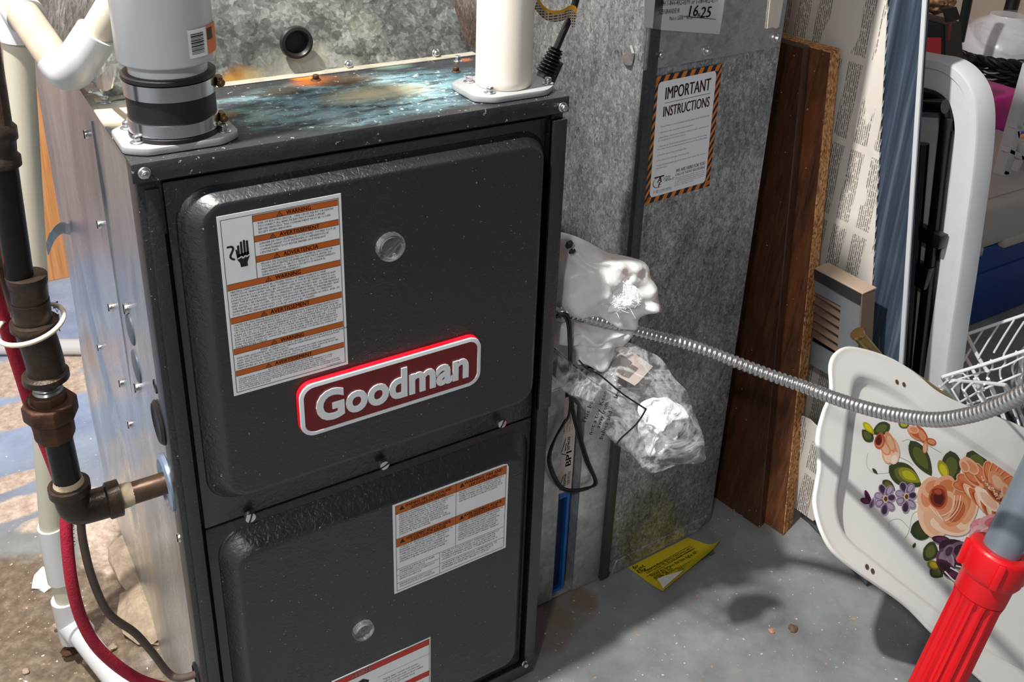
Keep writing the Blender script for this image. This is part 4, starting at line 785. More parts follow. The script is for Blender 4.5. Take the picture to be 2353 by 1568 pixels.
pillow('fibre_patch', [bp(u, v, .024) for u, v in ((1400, 690), (1398, 665), (1420, 645), (1432, 640), (1452, 646), (1462, 665), (1478, 692), (1450, 708), (1425, 715), (1400, 718))], BN, .008, simple('white_fibre', '#ffffff', .6), wb, .006, 60, seed=7, label=None) if 0 else pillow('fibre_patch', [bp(u, v, .024) for u, v in ((1400, 690), (1398, 665), (1420, 645), (1432, 640), (1452, 646), (1462, 665), (1478, 692), (1450, 708), (1425, 715), (1400, 718))], BN, .008, simple('white_fibre', '#ffffff', .6), wb, .006, 60, seed=7)
for u, v, s in ((1308, 562, .004), (1312, 578, .0022), (1318, 578, .002)):
    c = bp(u, v, .03); mb = MB(); mb.obox(c, (s, .001, 0), (0, s * .6, .001), (.001, 0, s * .7)); mb.build('speck', INK, wb)
CLR = mat_clear('clear_crinkled_plastic', '#e9eaec', .035, .34, 15, .07, 13)
cbg = thing('clear_bag', 'clear crinkled plastic bag with papers inside hanging below the white bag', 'bag', bp(1490, 1083))
pillow('film', [bp(u, v, -.004) for u, v in ((1268, 800), (1320, 830), (1352, 850), (1400, 835), (1430, 790), (1470, 800), (1512, 822), (1545, 862), (1580, 900), (1596, 950), (1612, 1000), (1624, 1040), (1618, 1060), (1570, 1066), (1530, 1078), (1490, 1084), (1455, 1050), (1420, 1020), (1385, 985), (1352, 950), (1332, 930), (1318, 900), (1285, 885), (1262, 862))], BN, .03, CLR, cbg, .014, 14, seed=11)
pillow('crumpled_liner', [bp(u, v, -.004) for u, v in ((1468, 930), (1500, 915), (1545, 918), (1580, 955), (1560, 985), (1548, 1010), (1520, 1040), (1490, 1045), (1478, 1010), (1466, 975))], BN, .02, simple('white_crumpled_film', '#f2f2f2', .3, 0, 0, 10, .8, 40, .01), cbg, .016, 30, seed=5)
mb = MB(); mb.slab([bp(u, v, -.006) for u, v in ((1385, 845), (1418, 792), (1438, 798), (1500, 842), (1468, 878), (1458, 886))], BN * .0008); cd = mb.build('card', simple('pinkish_card', '#d2c3bb', .6), cbg, label='pinkish paper card inside the bag')
mb = MB(); mb.slab([bp(u, v, -.0045) for u, v in ((1388, 842), (1414, 805), (1452, 832), (1430, 862))], BN * .0002); mb.slab([bp(u, v, -.0045) for u, v in ((1427, 862), (1452, 838), (1466, 846), (1444, 868))], BN * .0002); mb.build('printed_block', simple('grey_print', '#7d7672', .6), cd)
mb = MB(); WU = (bp(1420, 905, .0) - bp(1395, 975, .0)).normalized(); WV = BN.cross(WU); 
if WV.dot(RX) > 0: WV = -WV
for t_, (u, v), wd in (('This bag is', (1345, 975), .045), ('not a toy. Keep', (1360, 1000), .06), ('away from', (1378, 985), .035), ('babies and children', (1385, 1010), .07)): write(mb, t_, bp(u, v, .03), WU, WV, .008, wd, .01, 1)
mb.build('warning_print', INK, cbg)
strand('thin_black_wire', [bp(1330, 828, .036), bp(1352, 850, .036), bp(1378, 862, .036), bp(1430, 905, .036), bp(1480, 938, .036), bp(1483, 943, .036), bp(1462, 975, .036), bp(1425, 1010, .034), bp(1414, 1030, .03)], .0011, BLKC, 'thin black wire lying over the clear bag', 'wire', 5, 8)
# black wire loop in front of the rack
wl = thing('wire_loop', 'black two-strand wire hanging in a loop from the furnace side past the filter', 'wire', (.5, .05, .2))
pj = lambda u, v, d: V(P(u, v, 1, d))
pts = [V((.447, .012, .585)), pj(1302, 722, .0), pj(1312, 780, .0), pj(1312, 860, .02), pj(1316, 930, .07), pj(1330, 990, .085), pj(1352, 1060, .085), pj(1370, 1105, .085), pj(1362, 1118, .085), pj(1320, 1126, .085), pj(1290, 1118, .085), pj(1270, 1080, .085), pj(1264, 1050, .085), pj(1275, 1010, .085), pj(1295, 975, .085), pj(1307, 955, .085), pj(1310, 920, .075), pj(1304, 885, .05), pj(1290, 875, .03)]
MB().tube(crom(pts, 7), .0019, 10).build('strand', BLKC, wl, smooth=True)
pts = [V((.447, .016, .58)), pj(1298, 728, .002), pj(1308, 790, .002), pj(1308, 860, .024), pj(1312, 930, .075), pj(1325, 990, .088), pj(1346, 1060, .09), pj(1366, 1112, .09), pj(1320, 1130, .09), pj(1285, 1120, .09), pj(1262, 1075, .09), pj(1262, 1040, .09), pj(1280, 1000, .09), pj(1300, 965, .088)]
MB().tube(crom(pts, 7), .0019, 10).build('strand', BLKC, wl, smooth=True)
# ------------------------------------------------------------------ flexible conduit
cd_ = [((1260, 716), 1.2), ((1330, 722), 1.215), ((1400, 742), 1.235), ((1480, 765), 1.26), ((1550, 783), 1.275), ((1625, 807), 1.28), ((1700, 836), 1.275), ((1775, 864), 1.265), ((1850, 890), 1.24), ((1925, 918), 1.2), ((2000, 941), 1.155), ((2075, 957), 1.11), ((2150, 965), 1.06), ((2220, 956), 1.015), ((2290, 934), .97), ((2353, 903), .93), ((2440, 850), .88)]
path = crom([D(u, v, d) for (u, v), d in cd_], 40); L_ = [0]
for a_, b_ in zip(path, path[1:]): L_.append(L_[-1] + (b_ - a_).length)
tot = L_[-1]; pitch = .0071; npt = int(tot / pitch * 8); pts = []; rad = []; j = 0
for i in range(npt + 1):
    s = tot * i / npt
    while j < len(L_) - 2 and L_[j + 1] < s: j += 1
    t = (s - L_[j]) / max(1e-9, L_[j + 1] - L_[j]); pts.append(path[j].lerp(path[j + 1], t)); ph = (s / pitch) % 1
    rad.append(.0068 + .0018 * math.sqrt(max(0, math.sin(PI * min(1, ph / .78)))))
cdt = thing('flexible_conduit', 'ribbed flexible metal conduit sagging from the furnace side towards the right edge', 'conduit', path[0])
MB().tube(pts, rad, 18).build('armour', simple('conduit_steel', '#c3c3c4', .24, .9, .12, 60), cdt, smooth=True, angle=180)
q = path[0]; MB().lathe((W_ + .002, q.y, q.z), X, [(.013, 0), (.013, .004), (.010, .006), (.010, .016), (.008, .017)], 20).build('connector', ZINC, cdt, smooth=True)
# ------------------------------------------------------------------ power cord with tag at the top
pc = thing('power_cord', 'black power cord with plug standing behind the intake pipe', 'cord', P(1262, 175, 1, .09))
yc = .085; a_, b_ = P(1262, 150, 1, yc), P(1279, 110, 1, yc)
MB().tube(crom([P(1276, 118, 1, yc), P(1292, 80, 1, yc), P(1310, 40, 1, yc), P(1322, 5, 1, yc), P(1330, -40, 1, yc)], 6), .0042, 14).build('cable', BLKC, pc, smooth=True)
pb0, pb1 = P(1240, 200, 1, yc), P(1279, 112, 1, yc); n = 22; pts = [pb0.lerp(pb1, .35 + .65 * i / n) for i in range(n + 1)]
MB().tube(pts, [(.0115 - .004 * i / n) + (.0012 if i % 3 else -.0012) for i in range(n + 1)], 18).build('strain_relief', BLKC, pc, smooth=True)
dd = (pb1 - pb0).normalized(); c = P(1258, 172, 1, yc); mb = MB(); mb.obox(c - dd * .004, (.012, 0, .004), (0, .009, 0), dd * .016); mb.build('plug', RUB, pc, bevel=.002)
yt = .07; e1 = [P(u, v, 1, yt - d) for u, v, d in ((1236, -8, 0), (1250, 14, .004), (1270, 24, .006), (1292, 22, .004), (1310, 12, .0), (1322, 14, .002), (1326, 22, .004))]; e2 = [P(u, v, 1, yt - d) for u, v, d in ((1228, 20, 0), (1248, 42, .004), (1268, 50, .006), (1292, 48, .004), (1308, 40, .0), (1314, 62, .002), (1320, 64, .004))]
A_, B_ = crom(e1, 5), crom(e2, 5); mb = MB(); vs = []; [vs.extend([a, a.lerp(b, .3), b]) for a, b in zip(A_, B_)]; n = len(A_)
mb.add(vs, [(3 * i, 3 * i + 3, 3 * i + 4, 3 * i + 1) for i in range(n - 1)]); mb.cur = 1; mb.add(vs, [(3 * i + 1, 3 * i + 4, 3 * i + 5, 3 * i + 2) for i in range(n - 1)])
def mat_tag():
    t = NT('cord_tag_print'); n = t.noise(1, 2, .6, 0, t.mapv(sc=(420, 420, 30))); s = t.n('ShaderNodeSeparateXYZ', {0: t.geo}).outputs[2]
    k = t.ma('MULTIPLY', t.ma('GREATER_THAN', t.ma('FRACT', t.ma('MULTIPLY', s, 330)), .5), t.mr(t.noise(1, 1, .5, 0, t.mapv(sc=(500, 1, 1))), .42, .48)); return t.fin(t.mix(k, '#b9ab9a', '#3a302a'), .6, 0)
tgo = mb.build('warning_tag', [simple('tag_yellow', '#d89a1c', .55), mat_tag()], pc, smooth=True, angle=180)
# ------------------------------------------------------------------ yellow sheet on the floor
YEL = simple('yellow_paper', '#d6bd1a', .6, 0, .12, 9); WHP = simple('white_paper_back', '#e3dad2', .6)
fl = lambda u, v, z=0: P(u, v, 2, z)
y0_, y1_, y2_, y3_ = fl(1443, 1306), fl(1522, 1364), fl(1650, 1272), fl(1580, 1237)
ysh = thing('yellow_sheet', 'yellow printed sheet with curled edge on the floor under the duct', 'paper', (y0_ + y2_) / 2)
mb = MB(); N = 16; vs = []
for i in range(N + 1):
    for j in range(N + 1):
        s, t = i / N, j / N; p = y0_.lerp(y1_, s).lerp(y3_.lerp(y2_, s), t); z = .0012 + .016 * max(0, s - .6) ** 2 / .16 * (.25 + .9 * t) + .01 * max(0, (t - .8) / .2) ** 2 * s
        vs.append(p + Z * z)
mb.add(vs, [(i * (N + 1) + j, (i + 1) * (N + 1) + j, (i + 1) * (N + 1) + j + 1, i * (N + 1) + j + 1) for i in range(N) for j in range(N)]); mb.build('sheet', YEL, ysh, smooth=True, angle=180)
mb = MB(); c0_ = y1_ + Z * .010; mb.add([c0_, y1_.lerp(y2_, .33) + Z * .018, y1_.lerp(y0_, .30).lerp(y2_, .06) + Z * .009 + (y3_ - y0_) * .08], [(0, 1, 2)]); mb.slab([c0_ + Z * .001, y1_.lerp(y2_, .34) + Z * .019, y1_.lerp(y0_, .33) + Z * .006 + (y3_ - y0_) * .1], (0, 0, .0006)); mb.build('folded_corner', WHP, ysh)
mb = MB(); ud = (y3_ - y0_).normalized(); vd = (y0_ - y1_).normalized(); at_ = lambda s, t: y0_.lerp(y1_, s).lerp(y3_.lerp(y2_, s), t) + Z * (.0018 + .016 * max(0, s - .6) ** 2 / .16 * (.25 + .9 * t))
for i, (s, t, tx, sz, wd) in enumerate(((.12, .03, 'Air', .010, .012), (.2, .03, 'Cond.', .010, .02), (.28, .03, 'Elig.', .009, .018), (.34, .1, 'Compare the Energy Efficiency of this Furnace with Others', .0065, .115), (.40, .1, 'before you buy. Uses the most energy, costs more to run', .0065, .115), (.53, .1, 'Natural gas furnaces that have higher AFUEs use less', .009, .13), (.6, .1, 'energy and cost', .009, .04), (.67, .1, 'Higher efficiency', .009, .045), (.74, .42, 'Based on standard Canadian government tests', .006, .08), (.8, .4, 'Your cost will depend on rates and use', .006, .08), (.86, .38, 'For more information ask your dealer', .006, .08))): write(mb, tx, at_(s, t), ud, vd, sz, wd, .012, 1)
for s in (.3, .45): a_, b_ = at_(s, .05), at_(s, .95); mb.add([a_, b_, b_ - vd * .0008, a_ - vd * .0008], [(0, 1, 2, 3)])
mb.build('lettering', INK, ysh)
# ------------------------------------------------------------------ boards leaning beside the duct
g_ = 'walnut laminate boards leaning beside the duct'
wd_ = V((-.10, 1, 0))
board('shelf_board', WOOD1, (.9506, .0537, 0), tuple(P(1847, 110, 2, .82)), (-.15, 1, 0), (1, .3, 0), .2, .022, 'dark walnut laminate board standing nearest the duct', 'board', g_)
b2 = board('shelf_board', [WOOD2, CHIP], (.9742, .0195, 0), tuple(P(1910, 120, 2, .813)), (-.15, 1, 0), (1, .3, 0), .2, .034, 'reddish walnut laminate board with raw chipboard edge beside the newspaper', 'board', g_)
me = b2.data
for f in me.polygons:
    if abs(f.normal.y) > .8 and f.normal.y < 0 or f.normal.z > .7: f.material_index = 1
for o_, uvs in ((P(1790, 433, 1, .1), 0),): 
    c = PP(1790, 433, (.9506, .0537, 0), V((-1, -.05, .1))); tag(MB().obox(c + V((.004, 0, 0)), (.0008, 0, 0), (0, .005, .0), (0, .001, .006)).build('paint_fleck', simple('fleck', '#b9a79b', .7), None), 'pale paint fleck stuck on the dark walnut board', 'debris')
# ------------------------------------------------------------------ newspaper covered door panel
PX = 1.115
def xp(u, v, x=PX): return P(u, v, 0, x)
def ext(a, b, z): k = (z - a.z) / (b.z - a.z); return a + (b - a) * k
bl_t, bl_b = xp(2128, 0), xp(2082, 700); edge_t = ext(bl_t, bl_b, 1.05); edge_b = ext(bl_t, bl_b, .02)
mb = MB(); mb.slab([edge_b, edge_t, V((PX, .62, 1.05)), V((PX, .55, .02))], (.008, 0, 0))
BLUB = NT('blue_film_board'); st = BLUB.noise(1.6, 4, .6, .3, BLUB.mapv(sc=(14, 40, 1.2), rot=(.17, 0, 0))); BLUB.fin(BLUB.ramp(st, [(.3, '#252e3b'), (.5, '#3e4959'), (.7, '#697482')]), .3, 0)
bo = thing('blue_panel', 'tall blue plastic covered panel with pale edge leaning behind the newspaper', 'panel', (PX + .01, .3, .02))
mb.build('panel', BLUB.m, bo)
mb = MB(); e = V((0, .0045, 0)); mb.slab([edge_b - e * .6, edge_b + e, edge_t + e, edge_t - e * .6], (-.003, 0, 0)); mb.build('edge_strip', simple('pale_edge', '#cfd2d6', .4, .1), bo)
nt, nb = xp(2040, 0, PX - .004), xp(1998, 760, PX - .004); n_t, n_b = ext(nt, nb, 1.04), ext(nt, nb, .03)
mb = MB(); mb.slab([n_b, n_t, V((PX - .004, .6, 1.04)), V((PX - .004, .5, .03))], (.001, 0, 0)); tag(mb.build('newspaper_sheet', NEWS, None), 'old newspaper sheet covering the tall panel behind the walnut boards', 'newspaper')
sp = MB(); a_ = V((PX - .004, 0, 0))
k = 0
while k < 1:
    p = n_b.lerp(n_t, k); sp.slab([p, p + V((0, -.0008, .003)), p + V((0, -.0008, .010)), p + V((0, 0, .013))], (.0006, 0, 0)); k += .02
for u, v in ((0, 0),): tag(sp.build('torn_edge', simple('paper_edge', '#bfc4c8', .7), None), 'serrated paper edge beside the blue panel', 'paper', kind='stuff')
x2 = 1.02
mb = MB(); mb.slab([xp(u, v, x2) for u, v in ((1828, 950), (1860, 965), (1880, 985), (1885, 1190), (1868, 1198), (1822, 1165))], (.003, 0, 0)); tag(mb.build('newspaper_sheet', NEWS, None), 'crumpled newspaper page low behind the tray', 'newspaper')
mb = MB(); q0, q1 = P(1838, 1180, 2, .006), P(1990, 1345, 2, .006); d = (q1 - q0).normalized(); mb.slab([q0, q1, q1 + V((.02, 0, 0)), q0 + V((.02, 0, 0))], (0, 0, .012)); tag(mb.build('floor_rail', simple('grey_metal_rail', '#6d7276', .35, .6), None, bevel=.001), 'grey metal rail on the floor under the newspaper', 'rail')
# ------------------------------------------------------------------ louvred register plate
HXp = 1.045
reg = thing('register_box', 'grey metal register box with beige top edge and louvres beside the walnut board', 'register', (HXp, .09, .25))
hp = lambda u, v, dx=0: P(u, v, 0, HXp + dx)
tl, tr_, br_, bl_ = hp(1872, 635), hp(1978, 692), hp(1968, 900), hp(1850, 830)
GRY = simple('register_grey', '#7a7f83', .45, .2, .08, 30); BEI = simple('register_beige', '#b9a08c', .5, 0, .05)
def quad(a, b, s, t): pass
S_ = lambda s, t: tl.lerp(tr_, s).lerp(bl_.lerp(br_, s), t)
slots = [(.02 + .0, .60, .22 + i * .085, .26 + i * .085) for i in range(6)]
mb = MB(); dx = V((.004, 0, 0))
def cell(s0, s1, t0, t1): mb.slab([S_(s0, t0), S_(s1, t0), S_(s1, t1), S_(s0, t1)], dx)
cell(0, 1, 0, .17); cell(.60, 1, .17, .80); cell(0, .60, .74, .80); cell(0, 1, .80, 1); mb.build('front_plate', GRY, reg)
mb = MB(); mb.slab([S_(-.05, .15) + V((.02, 0, 0)), S_(.62, .15) + V((.02, 0, 0)), S_(.62, .82) + V((.02, 0, 0)), S_(-.05, .82) + V((.02, 0, 0))], (.002, 0, 0)); mb.build('dark_interior', simple('register_dark', '#1c1a19', .6), reg)
for i in range(6):
    t = .2 + i * .095; mb = MB(); a_, b_ = S_(0, t), S_(.6, t + .02); mb.slab([a_, b_, b_ + V((.014, .0, .010)), a_ + V((.014, 0, .010))], (0, 0, .0012)); mb.build('louvre', simple('louvre_metal', '#8a7263', .35, .5), reg)
a_, b_ = hp(1880, 612), hp(1993, 668); dpth = V((.022, 0, .0))
mb = MB(); mb.slab([tl + V((-.004, 0, .014)), tr_ + V((-.004, -.004, .014)), tr_ + V((.028, -.004, .016)), tl + V((.028, 0, .016))], (0, 0, .003)); mb.build('top_edge', BEI, reg, bevel=.0006, seg=1)
mb = MB(); mb.slab([tl + V((-.004, 0, .014)), tr_ + V((-.004, -.002, .014)), tr_ + V((-.004, -.002, -.004)), tl + V((-.004, 0, -.004))], (.003, 0, 0)); mb.build('top_lip', simple('dark_grey_lip', '#2c2d2f', .5), reg)
mb = MB(); mb.slab([tr_ + V((-.004, -.004, .014)), tr_ + V((.026, -.004, .014)), br_ + V((.026, -.004, 0)), br_ + V((-.004, -.004, 0))], (0, .003, 0)); mb.build('side_edge', simple('register_brown', '#6e5a4e', .5), reg)
# brass rod behind the tray
br = thing('brass_rod', 'brass rod with flat round end leaning behind the white tray', 'rod', (1.05, -.1, .3))
BRS = simple('aged_brass', '#a5905c', .35, .8, .25, 40)
TBK = V((.775, -.172, .308)) - V((.09, -.76, .65)).normalized() * .035; TBN = V((.09, -.76, .65)).normalized()
r0, r1 = P(1971, 768, 0, 1.015), PP(2085, 905, TBK - TBN * .01, TBN); MB().tube([r0, r1], .0098, 24).build('tube', BRS, br, smooth=True); dd = (r0 - r1).normalized()
MB().lathe(r0, dd, [(.0105, -.004), (.0118, 0), (.0118, .003), (.0001, .0036)], 28).build('end_cap', simple('bright_brass', '#c8a86a', .25, .9), br, smooth=True)
r2, r3 = PP(2080, 855, TBK, TBN), PP(2240, 965, TBK, TBN); MB().tube([r2, r3], .009, 16).build('cross_tube', BRS, br, smooth=True)
# ------------------------------------------------------------------ white floral tray
TP0 = V((.775, -.172, .308)); TN = V((.09, -.76, .65)).normalized()
def tp(u, v, off=0): return PP(u, v, TP0 + TN * off, TN)
tray = thing('floral_tray', 'large white enamel tray painted with roses leaning on its edge at the right', 'tray', tp(2140, 1455))
keys = [((1907, 837), (1962, 890)), ((1925, 806), (1970, 870)), ((1960, 797), (1990, 864)), ((2038, 819), (2035, 880)), ((2100, 855), (2090, 912)), ((2158, 902), (2140, 950)), ((2236, 938), (2230, 1006)), ((2353, 983), (2353, 1090)), ((2480, 1060), (2450, 1160)), ((2560, 1180), (2500, 1240)), ((2590, 1400), (2510, 1420)), ((2570, 1580), (2480, 1540)), ((2480, 1660), (2430, 1580)), ((2353, 1640), (2345, 1540)), ((2250, 1560), (2245, 1480)), ((2145, 1458), (2160, 1408)), ((2077, 1390), (2085, 1350)), ((1979, 1322), (2005, 1285)), ((1928, 1283), (1962, 1250)), ((1902, 1253), (1940, 1222)), ((1881, 1207), (1928, 1190)), ((1870, 1155), (1925, 1150)), ((1875, 1113), (1930, 1110)), ((1881, 1070), (1938, 1070)), ((1877, 1006), (1945, 1010)), ((1890, 950), (1952, 950)), ((1908, 900), (1958, 915))]
OUT = crom([tp(*a) for a, b in keys], 5, True); INN = crom([tp(*b) for a, b in keys], 5, True); cen = sum(INN, V()) / len(INN)
TRM = simple('white_enamel', '#efeeeb', .22, 0, .02, 8)
def ringT(k, off, base=INN): return [cen + (p - cen) * k + TN * off for p in base]
mb = MB(); mix_ = lambda t, off: [a.lerp(b, t) + TN * off for a, b in zip(OUT, INN)]
mb.rings([[p - TN * .003 for p in OUT], [p + TN * .0005 for p in OUT], mix_(.04, .002), mix_(.10, .0012), mix_(.3, 0), mix_(.8, 0), mix_(1, -.001), ringT(.985, -.004), ringT(.96, -.011), ringT(.94, -.0145), ringT(.91, -.015)], False, True)
mb.rings([[p - TN * .003 for p in OUT], mix_(.1, -.0015), mix_(1, -.003), ringT(.95, -.017), ringT(.9, -.0172)], False, True)
mb.build('tray_body', TRM, tray, smooth=True, angle=70)
for u, v in ((2061, 878), (2077, 884), (1992, 1303), (2005, 1313)):
    c = tp(u, v, .0008); MB().lathe(c, TN, [(.0036, 0), (.0036, .0003)], 16).build('rivet_hole', simple('rust_hole', '#5a4636', .7), tray)
# painted flowers (flat print on the tray)
FP = MB(); FM = []; LAY = [0]
def fcol(c):
    m_ = simple('paint_' + c.strip('#'), c, .3)
    if m_ not in FM: FM.append(m_)
    FP.cur = FM.index(m_)
def fpoly(pts, c):
    LAY[0] += 1; fcol(c); FP.add([tp(1800 + x / 2.347, 900 + y_ / 2.347, -.0148 + .000006 * LAY[0]) for x, y_ in pts], [list(range(len(pts)))])
def petal(cx, cy, a, b, ang, *cols):
    t = math.radians(ang); n = len(cols)
    for i, c in enumerate(cols):
        k = 1 - i * .62 / n; sh = i * .12 * a
        fpoly([(cx + math.cos(t) * (math.cos(q) * a * k + sh) - math.sin(t) * math.sin(q) * b * k * (1 + .15 * math.cos(q)), cy + math.sin(t) * (math.cos(q) * a * k + sh) + math.cos(t) * math.sin(q) * b * k * (1 + .15 * math.cos(q))) for q in [2 * PI * j / 22 for j in range(22)]], c)
def leaf(x0, y0, x1, y1, w_, *cols):
    L2 = math.hypot(x1 - x0, y1 - y0); dx_, dy_ = (x1 - x0) / L2, (y1 - y0) / L2
    for i, c in enumerate(cols):
        k = 1 - .35 * i; P_ = []
        for j in range(13): s = j / 12; h = w_ * k * math.sin(PI * s ** .8) ** .8; P_.append((x0 + dx_ * L2 * (.5 + (s - .5) * k) - dy_ * h, y0 + dy_ * L2 * (.5 + (s - .5) * k) + dx_ * h))
        for j in range(11, 0, -1): s = j / 12; h = -w_ * k * math.sin(PI * s ** .8) ** .8; P_.append((x0 + dx_ * L2 * (.5 + (s - .5) * k) - dy_ * h, y0 + dy_ * L2 * (.5 + (s - .5) * k) + dx_ * h))
        fpoly(P_, c)
def stem(pts, w_=1.6, c='#7d9a63'):
    q = crom([(x, y_, 0) for x, y_ in pts], 6)
    l = [(a.x, a.y - w_ / 2) for a in q] + [(a.x, a.y + w_ / 2) for a in reversed(q)]; 
    for a, b in zip(q, q[1:]):
        d = (b - a).normalized(); n2 = V((-d.y, d.x, 0)) * w_ / 2; fpoly([((a + n2).x, (a + n2).y), ((b + n2).x, (b + n2).y), ((b - n2).x, (b - n2).y), ((a - n2).x, (a - n2).y)], c)
DG, MG, YG = '#3a4020', '#59602a', '#b0ac1e'
for s_ in ([(455, 335), (450, 400), (490, 440), (560, 440), (570, 430)], [(745, 645), (700, 660), (680, 740), (670, 770), (650, 800)], [(570, 740), (575, 700), (630, 690), (680, 740)], [(640, 270), (680, 260), (720, 310), (740, 350)], [(620, 350), (680, 380), (700, 400)], [(700, 250), (780, 290), (850, 330)], [(500, 590), (620, 580), (740, 600)]): stem(s_)
for l in ((575, 178, 480, 225, 34, DG, MG), (480, 270, 425, 205, 28, DG, MG), (430, 165, 490, 230, 18, YG, '#d8c81a'), (685, 265, 800, 455, 46, DG, MG), (570, 400, 745, 510, 60, DG, MG), (620, 420, 740, 490, 34, '#8a8420', YG), (900, 320, 915, 495, 52, DG, MG), (840, 370, 890, 485, 26, '#a09a1a', '#c8c022'), (990, 330, 1105, 430, 52, DG, MG), (1100, 420, 1265, 510, 40, DG, MG), (1110, 390, 1200, 450, 30, '#8f9a30', '#c0b428'), (1035, 275, 1110, 318, 16, DG), (685, 760, 825, 730, 55, '#2e3a20', DG), (755, 850, 835, 880, 55, DG, MG), (795, 950, 860, 1000, 36, DG, MG), (775, 925, 850, 950, 24, '#8a7c20', '#c2a828'), (535, 480, 602, 535, 24, DG, MG), (480, 415, 508, 445, 8, DG), (700, 845, 712, 815, 8, DG), (620, 165, 680, 190, 22, MG, YG), (645, 100, 665, 120, 10, '#b08a4a'), (680, 110, 735, 135, 12, DG)): leaf(*l)
O1, O2, O3, O4 = '#e0ae8c', '#d48a62', '#b55a30', '#7a2a1c'
for p_ in ((560, 350, 42, 28, 60, O1, '#ecc9b2'), (600, 310, 60, 26, 80, O1, '#e8bfa4', '#d99a74'), (575, 270, 58, 24, 70, O2, O1), (545, 300, 50, 24, 60, O2, O1), (520, 265, 44, 28, 100, O3, O2), (515, 262, 30, 18, 100, O4, '#571812'), (600, 360, 35, 22, 110, '#e8c4ac', '#f0d8c8')): petal(*p_)
for p_ in ((715, 225, 52, 30, 30, O2, O3), (745, 230, 50, 24, 60, O3, O2), (700, 205, 32, 20, 20, O1, O2), (795, 270, 30, 18, 20, O3, O2), (765, 300, 34, 13, 95, O2, O1)): petal(*p_)
PU, PL_, PD = '#6a5570', '#a896b0', '#35283c'
for cx_, cy_ in ((550, 580), (663, 568)):
    for k_, (a_, r_) in enumerate(((200, 52), (250, 62), (300, 60), (350, 46), (50, 58), (95, 64), (150, 50))):
        t = math.radians(a_); petal(cx_ + math.cos(t) * r_ * .6, cy_ + math.sin(t) * r_ * .75, r_ * .62, 22, a_, PL_, PU, PD if k_ % 2 else PL_)
    petal(cx_, cy_, 14, 20, 0, '#d6bb92', '#5a3a2a')
for p_ in ((455, 570, 40, 14, 70, '#5a1c3c', '#3a1028'), (440, 590, 26, 16, 20, '#4a1838', '#6a3050'), (480, 600, 34, 12, 110, PL_, PU)): petal(*p_)
# large apricot rose
for p_ in ((800, 690, 110, 70, 60, '#e9c0a0', O1), (900, 720, 110, 55, 10, '#efcdb4', '#e2a680'), (985, 640, 60, 110, 20, '#ecc7a8', '#dfa078'), (940, 590, 90, 110, 10, '#e2a67e', '#cd7e50'), (770, 560, 48, 90, 10, '#e6b494', O2), (800, 520, 60, 60, 0, O1, O2), (870, 520, 60, 70, 10, '#dfa27c', '#c97848'), (920, 640, 70, 90, 30, '#d98e62', '#b96234'), (860, 620, 60, 90, 20, O1, O2), (835, 570, 52, 66, 0, O3, '#9a3c22'), (832, 575, 40, 50, 0, O4, '#4e1412'), (830, 540, 30, 18, 10, '#8a2c1c', '#a84c30')): petal(*p_)
for a_, r_ in ((0, 1), (1, 1.25), (2, 1.5), (3, 1.75)): stem([(790 + 18 * a_, 620 + 12 * a_), (840 + 16 * a_, 670 + 14 * a_), (905 + 16 * a_, 640), (925 + 16 * a_, 560)], 5, ('#f0d2b8', '#e6b492', '#f2dac6', '#d99870')[a_])
# rust daisy
for k_ in range(9):
    t = math.radians(195 + k_ * 17); petal(1120 + math.cos(t) * 120 * (1.2 if k_ < 4 else .8), 540 + math.sin(t) * 95, 74, 32, 195 + k_ * 17, '#e0a07a', O3, '#d07a4c')
for k_ in range(8): petal(985 + k_ * 28, 520 + k_ * 26, 64, 24, 45 + k_ * 4, ('#c8683a', '#e8b694')[k_ % 2], ('#a8481f', '#f0d2bc')[k_ % 2])
petal(1100, 580, 90, 34, 45, '#f0d6c4', '#e6b89c'); petal(1130, 540, 86, 26, 48, '#b86438', '#7a3418')
for k_ in range(70): x = 1070 + random.gauss(60, 34); petal(x, 455 + (x - 1070) * 1.05 + random.gauss(15, 10), 5, 4, 0, random.choice(('#e9b796', '#f0cdb6', '#c98560')))
for p_ in ((1010, 400, 60, 30, 50, O1, O2), (1150, 480, 60, 34, 60, O2, O1), (975, 400, 40, 24, 60, '#e8b498', O2), (1200, 540, 50, 26, 70, O1, O2)): petal(*p_)
# pink rose
for p_ in ((1080, 740, 70, 60, 20, '#d98a8e', '#cc6a72'), (1130, 710, 80, 48, 0, '#e0a0a2', '#cf7078'), (1040, 790, 44, 70, 10, '#e6b0b0', '#d4828a'), (1110, 760, 60, 30, 160, '#e9bcbc', '#d88a92'), (1160, 740, 60, 50, 30, '#c8606c', '#dc9498')): petal(*p_)
# plum rose
for p_ in ((850, 800, 50, 22, 10, '#3c1a2e', '#5a3048'), (930, 870, 100, 70, 30, '#35162a', '#4a2038'), (950, 860, 56, 52, 10, '#6e5468', '#3a1a2e'), (860, 890, 36, 50, 20, '#5a3c54', '#8a7488'), (900, 900, 18, 50, 160, '#a896a6', '#8a7488'), (880, 950, 30, 66, 130, '#4a1e34', '#2e1222'), (930, 990, 70, 26, 10, '#3a1628', '#582840'), (985, 910, 34, 60, 0, '#2e1222', '#4a2438'), (890, 860, 26, 40, 30, '#7c667a', '#4a2c42')): petal(*p_)
for s_ in ([(870, 970), (920, 1020), (960, 1030)], [(900, 950), (960, 980), (1000, 970)], [(930, 940), (980, 950), (1010, 935)]): stem(s_, 8, '#e8dce0')
o = FP.build('flower_painting', FM, tray, label='painted bouquet of roses, pansies and leaves')
